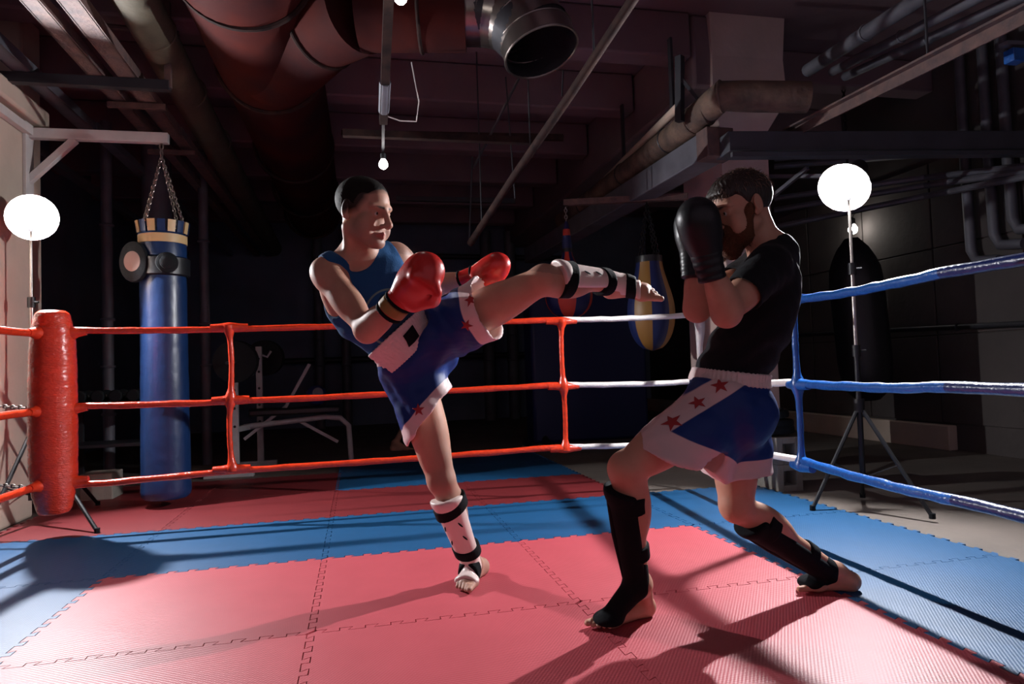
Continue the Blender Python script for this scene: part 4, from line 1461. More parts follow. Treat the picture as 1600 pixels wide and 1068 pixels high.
def limb_muscle(ops, a, b, t, offv, r3, k=0.025):
    a, b = np.array(a), np.array(b)
    d = nrm(b - a)
    R = frame(d, offv if np.linalg.norm(np.cross(d, offv)) > 1e-3 else (0.3, 0.5, 0.8))
    ops.E(a + (b - a) * t + R[1] * 0 + nrm(offv) * np.linalg.norm(offv), r3, R, k)


def arm_ops(ops, sh, el, wr, fold_dir, s=1.0, hand=None, hb=None):
    sh, el, wr = map(np.array, (sh, el, wr))
    d = nrm(el - sh)
    fr = frame(d, fold_dir)
    ops.E(sh + d * 0.035, np.array((0.060, 0.060, 0.082)) * s, fr, 0.03)
    ops.C(sh, el, 0.050 * s, 0.0405 * s, 0.025)
    limb_muscle(ops, sh, el, 0.55, fr[1] * 0.018 * s, np.array((0.040, 0.036, 0.095)) * s)
    limb_muscle(ops, sh, el, 0.48, -fr[1] * 0.018 * s, np.array((0.042, 0.036, 0.105)) * s)
    ops.E(el - fr[1] * 0.006, np.array((0.037, 0.037, 0.040)) * s, fr, 0.02)
    d2 = nrm(wr - el)
    f2 = frame(d2, -d)
    ops.C(el, wr, 0.0405 * s, 0.0275 * s, 0.025)
    limb_muscle(ops, el, wr, 0.27, f2[1] * 0.006 * s + f2[0] * 0.006, np.array((0.047, 0.042, 0.085)) * s)
    # hand closed in a fist (inside the glove)
    if hand is not None:
        d2 = nrm(hand)
        f2 = frame(d2, hb)
    h0 = wr + d2 * 0.045
    ops.E(h0, (0.032, 0.020, 0.044), f2, 0.015)
    for j in range(4):
        b0 = h0 + d2 * 0.03 + f2[0] * (j - 1.5) * 0.016
        b1 = b0 + d2 * 0.022 - f2[1] * 0.012
        ops.C(b0, b1, 0.0095, 0.0092, 0.004)
        ops.C(b1, b1 - f2[1] * 0.022 - d2 * 0.02, 0.009, 0.0085, 0.003)
    ops.C(h0 + f2[0] * 0.022 - d2 * 0.015, h0 + f2[0] * 0.026 + d2 * 0.026 - f2[1] * 0.02, 0.011, 0.010, 0.006)


def leg_ops(ops, hip, kn, an, kfwd, s=1.0):
    """kfwd: direction the kneecap faces"""
    hip, kn, an = map(np.array, (hip, kn, an))
    d = nrm(kn - hip)
    fr = frame(d, kfwd)
    ops.C(hip, kn, 0.088 * s, 0.055 * s, 0.03)
    limb_muscle(ops, hip, kn, 0.45, fr[1] * 0.022, np.array((0.068, 0.058, 0.17)) * s, 0.04)
    limb_muscle(ops, hip, kn, 0.50, -fr[1] * 0.024, np.array((0.060, 0.050, 0.16)) * s, 0.04)
    limb_muscle(ops, hip, kn, 0.80, fr[1] * 0.014 + fr[0] * 0.026, np.array((0.030, 0.028, 0.060)) * s, 0.03)
    limb_muscle(ops, hip, kn, 0.78, fr[1] * 0.014 - fr[0] * 0.026, np.array((0.028, 0.028, 0.055)) * s, 0.03)
    d2 = nrm(an - kn)
    f2 = frame(d2, kfwd)
    ops.E(kn + nrm(fr[1] + f2[1]) * 0.016, (0.042 * s, 0.036 * s, 0.046 * s), frame(nrm(d + d2), fr[1] + f2[1]), 0.025)
    ops.C(kn, an, 0.050 * s, 0.033 * s, 0.03)
    ops.E(kn + d2 * 0.055 + f2[1] * 0.026, (0.022, 0.018, 0.03), f2, 0.025)
    limb_muscle(ops, kn, an, 0.30, -f2[1] * 0.022 + f2[0] * 0.010, np.array((0.042, 0.043, 0.115)) * s, 0.03)
    limb_muscle(ops, kn, an, 0.28, -f2[1] * 0.022 - f2[0] * 0.012, np.array((0.040, 0.042, 0.105)) * s, 0.03)


def foot_ops(ops, an, heel, ball, toedir, up, big, s=1.0):
    """heel: under the heel, ball: under the ball of the foot; big=+1 if the big toe is on the +side"""
    an, heel, ball = map(np.array, (an, heel, ball))
    up = nrm(up)
    d = nrm(ball - heel)
    side = np.cross(d, up)
    side = nrm(side)
    R = np.array([side, d, up])
    ops.E(an + up * 0.0, (0.034 * s, 0.038 * s, 0.038 * s), R, 0.025)
    for q in (-1, 1):
        ops.E(an + side * q * 0.030, (0.012, 0.014, 0.014), R, 0.014)
    ops.C(an - d * 0.012, heel + up * 0.034, 0.033 * s, 0.032 * s, 0.025)
    ops.E(heel + up * 0.032, (0.032 * s, 0.036 * s, 0.032 * s), R, 0.02)
    ops.C(an + d * 0.018 - up * 0.010, ball + up * 0.020, 0.036 * s, 0.020 * s, 0.03)
    ops.C(heel + up * 0.022, ball + up * 0.018, 0.028 * s, 0.024 * s, 0.025)
    ops.E(ball + up * 0.019, (0.047 * s, 0.036 * s, 0.0185 * s), R, 0.02)
    ops.E(ball + side * big * 0.028 + up * 0.02, (0.022 * s, 0.03 * s, 0.02 * s), R, 0.015)
    td = nrm(toedir)
    for j in range(5):
        x = big * (0.034 - 0.0165 * j)
        L = (0.060, 0.054, 0.048, 0.041, 0.033)[j] * s
        r = (0.0135, 0.0098, 0.0092, 0.0088, 0.0085)[j] * s
        b0 = ball + d * (0.018 - 0.004 * j) + side * x * 1.0 + up * 0.017
        b1 = b0 + td * L * 0.55 + up * (0.004 if j else 0.0)
        b2 = b0 + td * L - up * (0.006 if j else 0.002)
        ops.C(b0, b1, r, r * 0.95, 0.006)
        ops.C(b1, b2, r * 0.95, r * 0.92, 0.004)
    return R


def project(ob, pts, offset):
    """closest points on an object's surface lifted off by offset (world points in, world out)"""
    from mathutils.bvhtree import BVHTree
    me = ob.data
    off = np.zeros(3)
    p = ob.parent
    while p is not None:
        off = off + np.array(p.location)
        p = p.parent
    if '_bvh' not in CACHE or CACHE['_bvh'][0] != ob.name:
        CACHE['_bvh'] = (ob.name, BVHTree.FromPolygons([v.co.copy() for v in me.vertices], [tuple(q.vertices) for q in me.polygons]))
    bv = CACHE['_bvh'][1]
    out = []
    for q in pts:
        loc, no, _, _ = bv.find_nearest(Vector(np.array(q) - off))
        out.append(np.array(loc + no * offset) + off)
    return out


CACHE = {}


def raypoint(ob, px, py):
    """first point of an object's surface behind a pixel of the photograph"""
    project(ob, [CAM_POS], 0)
    off = np.zeros(3)
    p = ob.parent
    while p is not None:
        off = off + np.array(p.location)
        p = p.parent
    loc, no, _, _ = CACHE['_bvh'][1].ray_cast(Vector(CAM_POS - off), Vector(at(px, py, 1.0) - CAM_POS))
    return at(px, py, 2.6) if loc is None else np.array(loc) + off


def decal(ob, parent, name, material, centre, u, v, outline, offset=0.003, rings=4):
    """thin applique that follows the cloth: outline in (u, v) metres about a point near the surface"""
    c = np.array(centre, float)
    u, v = nrm(u), nrm(v)
    n = len(outline)
    c = project(ob, [c], 0.0)[0]
    no = nrm(project(ob, [c], 0.05)[0] - c)
    u = nrm(u - no * no.dot(u))
    v = v - no * no.dot(v) - u * u.dot(v)
    v = nrm(v)
    pts = [c]
    for k in range(1, rings + 1):
        for a, b in outline:
            pts.append(c + (u * a + v * b) * k / rings)
    P = project(ob, pts, offset)
    fs = []
    for i in range(n):
        fs.append((0, 1 + i, 1 + (i + 1) % n))
    for k in range(rings - 1):
        for i in range(n):
            a, b = 1 + k * n + i, 1 + k * n + (i + 1) % n
            fs.append((a, a + n, b + n, b))
    o = MB().add(P, fs).build(name, material, parent)
    sd = o.modifiers.new('thick', 'SOLIDIFY')
    sd.thickness = 0.0015
    sd.offset = -1
    return o


def star_outline(r, rot=0.0, sub=3):
    pts = []
    for k in range(10):
        rr = r if k % 2 == 0 else r * 0.40
        a = math.pi / 2 + rot + k * math.pi / 5
        pts.append(np.array((rr * math.cos(a), rr * math.sin(a))))
    out = []
    for k in range(10):
        for j in range(sub):
            out.append(tuple(pts[k] + (pts[(k + 1) % 10] - pts[k]) * j / sub))
    return out


def glove(person, wr, ax, back, thumb_side, leather, s=1.0, name='boxing_glove', label=None, cuff_bands=None, ridges=False):
    """ax: wrist to knuckles, back: back of the hand, thumb_side: +-1"""
    ax = nrm(ax)
    R = frame(ax, back)           # right, back, axis
    T = lambda x, y, z: np.array(wr) + s * (R[0] * x + R[1] * y + R[2] * z)
    g = Ops()
    q = thumb_side
    g.E(T(0, 0.004, 0.105), np.array((0.064, 0.054, 0.085)) * s, R, 0.02)
    g.E(T(0, 0.010, 0.135), np.array((0.062, 0.058, 0.062)) * s, R, 0.03)
    g.E(T(0, -0.028, 0.115), np.array((0.056, 0.042, 0.058)) * s, R, 0.02)
    g.C(T(-0.03, -0.045, 0.128), T(0.03, -0.045, 0.128), 0.028 * s, 0.028 * s, 0.01)
    g.C(T(q * 0.040, -0.015, 0.03), T(q * 0.066, -0.034, 0.085), 0.030 * s, 0.0285 * s, 0.02)
    g.C(T(q * 0.066, -0.034, 0.085), T(q * 0.050, -0.050, 0.118), 0.0285 * s, 0.024 * s, 0.008)
    g.C(T(0, 0, 0.03), T(0, 0, 0.07), 0.050 * s, 0.056 * s, 0.03, R[1], 0.85)
    # crease between thumb and fist
    g.C(T(q * 0.036, -0.062, 0.06), T(q * 0.044, -0.062, 0.13), 0.005, 0.005, 0.006, sub=True)
    root = grow(g, 0.0042, name, leather, person)
    if label:
        root['label'] = label
    cf = Ops()
    cf.C(T(0, 0, -0.065), T(0, 0, 0.045), 0.044 * s, 0.051 * s, 0.01, R[1], 0.85)
    cf.P(T(0, 0, -0.07), -R[2], 0.006)
    if ridges:
        for z in (-0.04, -0.012, 0.016):
            for a in np.linspace(0, 2 * math.pi, 13)[:-1]:
                pass
    def dispf(V, N):
        z = (V - np.array(wr)) @ R[2] / s
        return 0.0022 * np.abs(np.sin(z * math.pi / 0.026)) - 0.001 if ridges else 0 * z
    c = grow(cf, 0.0042, 'cuff', leather, root, disp=dispf)
    return root, T, R, c
TO = -AX_F
CV = lambda r, u, t: AX_R * r + AX_U * u + TO * t      # image right, image up, towards the viewer


def eyes(person, T, R, s):
    for q in (-1, 1):
        c = T(q * 0.031, 0.0792, 0.002)
        prof = [(0.0125 * s * math.sin(a), -0.0125 * s * math.cos(a)) for a in np.linspace(0.08, math.pi - 0.08, 10)]
        e = MB().lathe(prof, c, 16).build('eye', EYEW, person)
        g = nrm(R[1] + R[0] * 0.12 * q * 0)
        m = MB()
        s_, u_ = R[0], R[2]
        vs = [c + g * 0.0131 * s]
        for k in range(14):
            a = 2 * math.pi * k / 14
            d = nrm(g + 0.42 * (s_ * math.cos(a) + u_ * math.sin(a)))
            vs.append(c + d * 0.0128 * s)
        m.add(vs, [(0, 1 + k, 1 + (k + 1) % 14) for k in range(14)]).build('iris', IRIS, e)


def strap_band(parent, a, b, t, w, ra, rb, name, material, side=None, f=1.0, tilt=None, h=0.004, front=None):
    """strap around a limb axis a->b, centred at fraction t, width w"""
    a, b = np.array(a), np.array(b)
    d = nrm(b - a) if tilt is None else nrm(tilt)
    c = a + (b - a) * t
    o = Ops()
    o.C(a + (b - a) * (t - 0.35), a + (b - a) * (t + 0.35), ra, rb, 0.01, side, f)
    o.P(c + d * w / 2, d, 0.004)
    o.P(c - d * w / 2, -d, 0.004)
    lo, hi = op_bounds(('E', c, np.ones(3) * (max(ra, rb) + w), np.eye(3)), 0.02)
    return grow(o, h, name, material, parent, lo=lo, hi=hi)


def shin_guard(person, kn, an, kfwd, top, bot, rt, rb, material, label, open_back=0.012, cover=0.0, h=0.0045):
    kn, an = np.array(kn), np.array(an)
    d = nrm(an - kn)
    fr = frame(d, kfwd)
    o = Ops()
    L = np.linalg.norm(an - kn)
    A, B = kn + d * top * L, kn + d * bot * L
    ctr = fr[1] * 0.010
    o.C(A + ctr, B + ctr, rt, rb, 0.01)
    o.E(A + ctr + fr[1] * 0.01, (rt * 1.0, rt * 0.95, 0.06), fr, 0.02)
    o.P(A + d * 0.012 - fr[1] * 0.02, -(d + fr[1] * 0.35), 0.01)
    o.P(kn - fr[1] * open_back, -fr[1], 0.02)
    ob = grow(o, h, 'shin_guard', material, person)
    ob['label'] = label
    return ob, fr, A, B


# ------------------------------------------------------------------ fighter on the left, kicking
def fighter_kicking():
    P = at
    person = thing('person', 'man in blue tank top, white-waisted shorts and red gloves kicking sideways', 'person', (1.63, -0.62, 0.0))
    J = {}
    pelvis = P(652, 548, 2.84)
    neck = P(562, 396, 2.64)
    J['CR'] = frame(CV(-0.42, 0.86, 0.22), CV(0.52, 0.0, 0.85))
    J['PR'] = frame(CV(-0.66, 0.72, 0.10), CV(0.50, 0.1, 0.85))
    J['chest'] = P(577, 462, 2.69)
    J['pelvis'] = pelvis
    shR, shL = P(509, 424, 2.58), P(617, 400, 2.76)
    elR, wrR = P(574, 515, 2.40), P(624, 470, 2.27)
    elL, wrL = P(672, 452, 2.98), P(737, 430, 2.90)
    hipL, knL, anL = P(686, 522, 2.81), P(850, 437, 2.64), P(962, 443, 2.86)
    hipR, knR, anR = P(648, 588, 2.85), P(690, 750, 2.80), P(739, 880, 2.98)
    hR = frame(CV(0.13, 0.98, 0.10), CV(0.88, -0.06, 0.47))
    ho, hs = P(567, 333, 2.56), 1.045
    ops = Ops()
    T, Pp = torso_ops(ops, J)
    # neck and shoulders
    ops.C(neck - J['CR'][2] * 0.03 - J['CR'][1] * 0.01, ho - hR[2] * 0.05 - hR[1] * 0.018, 0.062, 0.056, 0.03)
    ops.C(ho + hR[0] * 0.055 - hR[2] * 0.06 - hR[1] * 0.02, T(0.02, 0.06, 0.165), 0.017, 0.015, 0.022)
    ops.C(ho - hR[0] * 0.055 - hR[2] * 0.06 - hR[1] * 0.02, T(-0.02, 0.06, 0.165), 0.017, 0.015, 0.022)
    for sh in (shR, shL):
        ops.C(neck - J['CR'][1] * 0.02, sh, 0.052, 0.045, 0.05)
        ops.C(T(0, 0.07, 0.15), sh + J['CR'][1] * 0.02, 0.016, 0.018, 0.03)
    torso_only = Ops(ops)
    arm_ops(ops, shR, elR, wrR, CV(0.5, 0.6, 0.3), 1.0, P(668, 421, 2.22) - wrR, CV(-0.35, 0.35, -0.85))
    arm_ops(ops, shL, elL, wrL, CV(0.3, 0.8, 0.3), 1.0, P(786, 414, 2.86) - wrL, CV(0.1, 0.9, 0.4))
    leg_ops(ops, hipL, knL, anL, CV(0.05, 0.75, 0.55))
    leg_ops(ops, hipR, knR, anR, CV(-0.25, 0.1, 0.95), 1.0)
    # standing foot flat on the mat
    heelR, ballR = np.array((1.700, -0.520, 0.005)), np.array((1.610, -0.690, 0.005))
    foot_ops(ops, anR, heelR, ballR, (-0.42, -0.9, 0), (0, 0, 1), -1, 1.0)
    # kicking foot
    heelL, ballL = P(950, 470, 2.87), P(1003, 462, 2.90)
    upk = nrm(CV(-0.05, 0.60, 0.80))
    heelL, ballL = anL - upk * 0.065 - CV(0.02, 0, 0), anL + CV(0.112, -0.02, -0.01) - upk * 0.034
    foot_ops(ops, anL, heelL, ballL, CV(0.97, -0.06, 0.0), upk, 1, 1.03)
    hT = head_ops(ops, ho, hR, hs)
    lo, hi = bounds(ops)
    lip = lambda V: 0.0125 - np.sqrt((((V - hT(0, 0.094, -0.0705)) @ hR.T / hs / np.array((2.0, 2.0, 0.85))) ** 2).sum(1))
    def brow(V):
        L = (V - ho) @ hR.T / hs
        x = np.abs(L[:, 0])
        return 0.0040 - np.abs(L[:, 2] - (0.0235 + 0.10 * np.clip(x - 0.012, 0, 0.03) - 0.5 * np.clip(x - 0.042, 0, 1))) - np.clip(x - 0.028, 0, 1) * 0.22 - (x < 0.010) * 0.01 - (L[:, 1] < 0.05) * 0.1
    def stub(V):
        L = (V - ho) @ hR.T / hs
        return np.minimum(-0.045 - L[:, 2] + 0.1 * (0.08 - L[:, 1]), L[:, 1] - 0.02) * 4 - (L[:, 2] < -0.125) * 1.0
    def fade(V):
        L = (V - ho) @ hR.T / hs
        n1 = nrm((0, 0.95, -0.62))
        n2 = nrm((0, 0.32, -1.0))
        a = -((L - np.array((0, 0.072, 0.068))) @ n1)
        b = -((L - np.array((0, -0.02, -0.010))) @ n2)
        s_ = 0.058 - L[:, 1] + np.clip(L[:, 2] - 0.06, 0, 1) * 1.4
        return np.minimum(np.minimum(a, b), s_)
    skin = masked(SKIN, [('fade', (0.035, 0.020, 0.015), 0.011), ('stub', (0.38, 0.21, 0.155), 0.12), ('lip', (0.42, 0.13, 0.10), 0.004), ('brow', (0.035, 0.02, 0.015), 0.003)], 'skin_face_a')
    z = lambda c, e: (np.array(c) - e, np.array(c) + e)
    zones = [(*z(ho, np.array((0.15, 0.15, 0.17))), 0.0024), (*z((heelR + ballR) / 2 + np.array((0, 0, 0.05)), np.array((0.17, 0.2, 0.075))), 0.0026),
             (*z((heelL + ballL) / 2 + CV(0.05, 0, 0), np.array((0.14, 0.12, 0.1))), 0.0026)]
    body = grow(ops, 0.0052, 'body', skin, person, {'lip': lip, 'brow': brow, 'stub': stub, 'fade': fade}, zones=zones)
    eyes(person, hT, hR, hs)
    # hair: close crop
    ho_ = Ops()
    ho_.E(hT(0, -0.015, 0.047), np.array((0.079, 0.1005, 0.0835)) * hs, hR, 0.02)
    ho_.E(hT(0, 0.026, 0.030), np.array((0.0665, 0.068, 0.0825)) * hs, hR, 0.02)
    ho_.P(hT(0, 0.072, 0.068), hR[1] * 0.95 - hR[2] * 0.62, 0.012)
    ho_.P(hT(0, -0.02, -0.004), -hR[2] + hR[1] * 0.32, 0.008)
    for q in (-1, 1):
        ho_.E(hT(q * 0.082, -0.012, 0.0), np.array((0.03, 0.022, 0.036)) * hs, hR, 0.01, True)
        ho_.E(hT(q * 0.078, 0.062, 0.020), np.array((0.03, 0.034, 0.05)) * hs, hR, 0.012, True)
    grow(ho_, 0.0024, 'cropped_hair', HAIRD, person, disp=lambda V, N: 0.0009 * np_noise(V, 700, 1))
    # ---- tank top
    tk = Ops()
    torso_ops(tk, J, 0.0075)
    for sh in (shR, shL):
        tk.C(neck - J['CR'][1] * 0.02, sh, 0.0585, 0.050, 0.05)
    CR = J['CR']
    tk.E(T(0, 0.075, 0.185), (0.082, 0.10, 0.082), CR, 0.012, True)
    tk.E(neck + CR[2] * 0.075, (0.064, 0.12, 0.10), CR, 0.012, True)
    for sh, q in ((shR, 1), (shL, -1)):
        tk.E(sh + CR[0] * q * -0.02, (0.068, 0.066, 0.062), CR, 0.03)
        tk.C(T(0, 0.07, 0.15), sh + CR[1] * 0.02, 0.022, 0.024, 0.03)
        c = sh + CR[0] * q * 0.060 - CR[2] * 0.03
        tk.E(c, (0.082, 0.13, 0.145), CR, 0.01, True)
    tk.P(Pp(0, 0, 0.02), -J['PR'][2], 0.01)
    def ring(V):
        L = (V - T(0.0, 0.1, -0.10)) @ CR.T
        r = np.sqrt(L[:, 0] ** 2 + L[:, 2] ** 2)
        return np.where(L[:, 1] > -0.09, 0.0036 - np.abs(r - 0.105), -1)
    def disc_(V):
        L = (V - T(0.0, 0.1, -0.10)) @ CR.T
        r = np.sqrt(L[:, 0] ** 2 + L[:, 2] ** 2)
        sw = 0.02 * np.sin(L[:, 0] * 60 + L[:, 2] * 35)
        return np.where(L[:, 1] > -0.09, 0.092 - r + np.minimum(sw, 0) * 1.0, -1)
    tankm = masked(TANKF, [('disc', (0.012, 0.035, 0.075), 0.004), ('ring', (0.16, 0.27, 0.25), 0.001)], 'tank_fabric')
    def fold(V, N):
        L = (V - J['chest']) @ CR.T
        return 0.0035 * np.sin(L[:, 0] * 45 + L[:, 2] * 38 + 2 * np.sin(L[:, 2] * 14)) * np.clip((0.06 - L[:, 2]) * 8, 0.1, 1) + 0.002 * np_noise(V, 45, 4)
    tank = grow(tk, 0.005, 'tank_top', tankm, person, {'ring': ring, 'disc': disc_}, disp=fold)
    # ---- shorts
    PR = J['PR']
    dL, dR = nrm(knL - hipL), nrm(knR - hipR)
    hemL, hemR = P(741, 492, 2.77), P(672, 634, 2.84)
    sh_ = Ops()
    sh_.E(Pp(0, 0, 0.015), (0.182, 0.146, 0.125), PR, 0.04)
    for q in (-1, 1):
        sh_.E(Pp(q * 0.078, -0.065, -0.05), (0.105, 0.10, 0.11), PR, 0.04)
    sh_.C(hipL, hemL + dL * 0.09, 0.118, 0.134, 0.05)
    sh_.C(hipR, hemR + dR * 0.09, 0.122, 0.138, 0.05)
    nL = nrm(dL * 0.92 + CV(0.30, 0.05, 0.1))
    nR = nrm(CV(0.74, -0.66, 0.0))
    sh_.E(Pp(0.03, 0, 0.020 + 0.25), (0.195, 0.50, 0.25), PR, 0.006, True)
    cutL = [('P', hemL, nL, None, None, 1.0, 0.004, True)]
    # hem cuts act on each leg alone: cut by capsules' own planes inside a box beyond the hem
    sh_.E(hemL + nL * 0.25, (0.19, 0.19, 0.25), frame(nL, (0, 0.3, 1)), 0.006, True)
    sh_.E(hemR + nR * 0.22, (0.30, 0.30, 0.22), frame(nR, (0, 1, 0.2)), 0.006, True)
    # hollow openings
    sh_.C(hemL - dL * 0.10, hemL + dL * 0.10, 0.098, 0.120, 0.008, sub=True)
    sh_.C(hemR - dR * 0.06, hemR + dR * 0.10, 0.092, 0.118, 0.008, sub=True)
    def sdE(V, c, n, r):
        R = frame(n, (0, 0.3, 1) if r == 0.25 else (0, 1, 0.2))
        rr = np.array((0.19, 0.19, 0.25)) if r == 0.25 else np.array((0.30, 0.30, 0.22))
        q = ((V - c - n * r) @ R.T) / rr
        k0 = np.sqrt((q ** 2).sum(1))
        k1 = np.sqrt(((q / rr) ** 2).sum(1)) + 1e-9
        return k0 * (k0 - 1) / k1
    def hemband(V):
        a = 0.044 - sdE(V, hemL, nL, 0.25)
        b = 0.046 - sdE(V, hemR, nR, 0.22)
        # side panel that runs up the outside of the hips
        return np.maximum(a, b)
    def sfold(V, N):
        w1 = np.sin((V - hipL) @ PR[0] * 60 + 3 * np.sin((V @ dL) * 20))
        w2 = np.sin((V - hipR) @ np.cross(dR, PR[1]) * 55 + 2.5 * np.sin((V @ dR) * 18))
        return 0.0032 * w1 + 0.003 * w2 + 0.003 * np_noise(V, 38, 8)
    shm = masked(SATIN, [('white', (0.72, 0.55, 0.54), 0.0015)], 'kick_shorts_fabric')
    shorts = grow(sh_, 0.0052, 'shorts', shm, person, {'white': hemband}, disp=sfold)
    # waistband
    wb = Ops()
    torso_ops(wb, J, 0.019)
    wb.P(Pp(0, 0, 0.118), PR[2], 0.006)
    wb.P(Pp(0, 0, 0.004), -PR[2], 0.006)
    def crinkle(V, N):
        L = (V - pelvis) @ PR.T
        a = np.arctan2(L[:, 0], L[:, 1])
        return 0.0010 * np.sin(a * 75) + 0.0009 * np.sin(L[:, 2] * 330) * (np.abs(N @ PR[2]) < 0.6)
    wband = grow(wb, 0.0042, 'waistband', WSATIN, shorts, disp=crinkle)
    rect = [(-.034, -.030), (0, -.030), (.034, -.030), (.034, 0), (.034, .030), (0, .030), (-.034, .030), (-.034, 0)]
    decal(wband, shorts, 'black_patch', BLKFAB, raypoint(wband, 642, 525), PR[0], PR[2], rect, 0.003)
    for (px, py, d, r, rot) in ((735, 468, 2.62, 0.029, 0.2), (729, 508, 2.62, 0.026, 0.9), (654, 640, 2.68, 0.027, 0.1)):
        decal(shorts, shorts, 'star', STARF, raypoint(shorts, px, py), CV(1, 0, 0), CV(0, 1, 0), star_outline(r, rot), 0.0025)
    # ---- red gloves
    axR = nrm(P(668, 421, 2.22) - wrR)
    g, GT, GR, cuff = glove(person, wrR, axR, CV(-0.35, 0.35, -0.85), 1, REDLEA, 1.0, label='shiny red boxing glove in front of the chest')
    cb = lambda GT, GR, wr, ax, z0, z1, r, nm, m, par, s: strap_band(par, wr + ax * (z0 - 0.12) * s, wr + ax * (z1 + 0.12) * s, 0.5, (z1 - z0) * s, r * s, r * s, nm, m, GR[1], 0.86)
    cb(GT, GR, wrR, axR, -0.050, -0.012, 0.0505, 'ochre_strap', YELP, g, 1.0)
    cb(GT, GR, wrR, axR, -0.012, 0.000, 0.053, 'black_binding', BLKFAB, g, 1.0)
    cb(GT, GR, wrR, axR, -0.066, -0.052, 0.0500, 'black_binding', BLKFAB, g, 1.0)
    axL = nrm(P(786, 414, 2.86) - wrL)
    g2, GT2, GR2, cuff2 = glove(person, wrL, axL, CV(0.1, 0.9, 0.4), -1, REDLEA, 0.88, label='red boxing glove of the far arm, above the thigh')
    cb(GT2, GR2, wrL, axL, -0.066, -0.052, 0.0490, 'black_binding', BLKFAB, g2, 0.88)
    cb(GT2, GR2, wrL, axL, 0.002, 0.014, 0.0535, 'black_binding', BLKFAB, g2, 0.88)
    # ---- white shin guards with black straps
    for (kn, an, kf, heel, ball, up, lab, slotsgn) in ((knR, anR, CV(-0.25, 0.1, 0.95), heelR, ballR, np.array((0, 0, 1.0)), 'white shin guard on the standing leg', 1),
                                                      (knL, anL, CV(0.05, 0.78, 0.55), heelL, ballL, upk, 'white shin guard on the raised leg', -1)):
        sg, fr, A, B = shin_guard(person, kn, an, kf, 0.17, 0.86, 0.066, 0.048, WHTVIN, lab, 0.004)
        d = nrm(an - kn)
        dd = nrm(ball - heel)
        ip = Ops()
        up = nrm(up)
        sd = np.cross(dd, up)
        ip.C(an + dd * 0.030 - up * 0.008, ball + up * 0.026 - dd * 0.004, 0.040, 0.031, 0.01)
        ip.E(ball + up * 0.028, (0.054, 0.045, 0.024), np.array([sd, dd, up]), 0.02)
        ip.C(an + fr[1] * 0.015 - d * 0.06, an + dd * 0.02, 0.043, 0.043, 0.02)
        ip.P(ball + up * 0.014, -up, 0.006)
        ip.P(ball + dd * (0.022 if slotsgn > 0 else -0.006), dd, 0.006)
        ip.P(an - dd * 0.004, -dd - 0.5 * up, 0.006)
        grow(ip, 0.0042, 'instep_guard', WHTVIN, sg)
        ctr = fr[1] * 0.006
        strap_band(sg, kn + ctr, an + ctr, 0.28, 0.052, 0.077, 0.072, 'strap', BLKFAB, tilt=nrm(d + fr[0] * 0.25 * slotsgn))
        strap_band(sg, kn + ctr, an + ctr, 0.80, 0.046, 0.062, 0.055, 'strap', BLKFAB, tilt=nrm(d - fr[0] * 0.15 * slotsgn))
        mid = (an + ball) / 2 + up * 0.000
        so = Ops()
        so.C(an + dd * 0.030 - up * 0.008, ball + up * 0.026 - dd * 0.004, 0.052, 0.044, 0.01)
        c = an * 0.42 + (ball + up * 0.02) * 0.58
        so.P(c + dd * 0.020, dd, 0.004)
        so.P(c - dd * 0.022, -dd, 0.004)
        so.P(ball + up * 0.004 - (0 if abs(up[2]) > 0.99 else 0) * up, -up, 0.004)
        grow(so, 0.004, 'strap', BLKFAB, sg)
        for (t_, ang) in ((0.42, 0.55), (0.58, 0.55), (0.45, -0.55), (0.62, -0.5)):
            c = kn + (an - kn) * t_ + fr[1] * 0.07 * math.cos(ang) + fr[0] * 0.07 * math.sin(ang)
            al = nrm(d + fr[0] * 0.5 * np.sign(ang))
            ac = np.cross(al, fr[1])
            sl = [(0.017 * math.cos(a), 0.0035 * math.sin(a)) for a in np.linspace(0, 2 * math.pi, 13)[:-1]]
            decal(sg, sg, 'vent_slot', BLKFAB, c, al, ac, sl, 0.0008, 2)
    return person


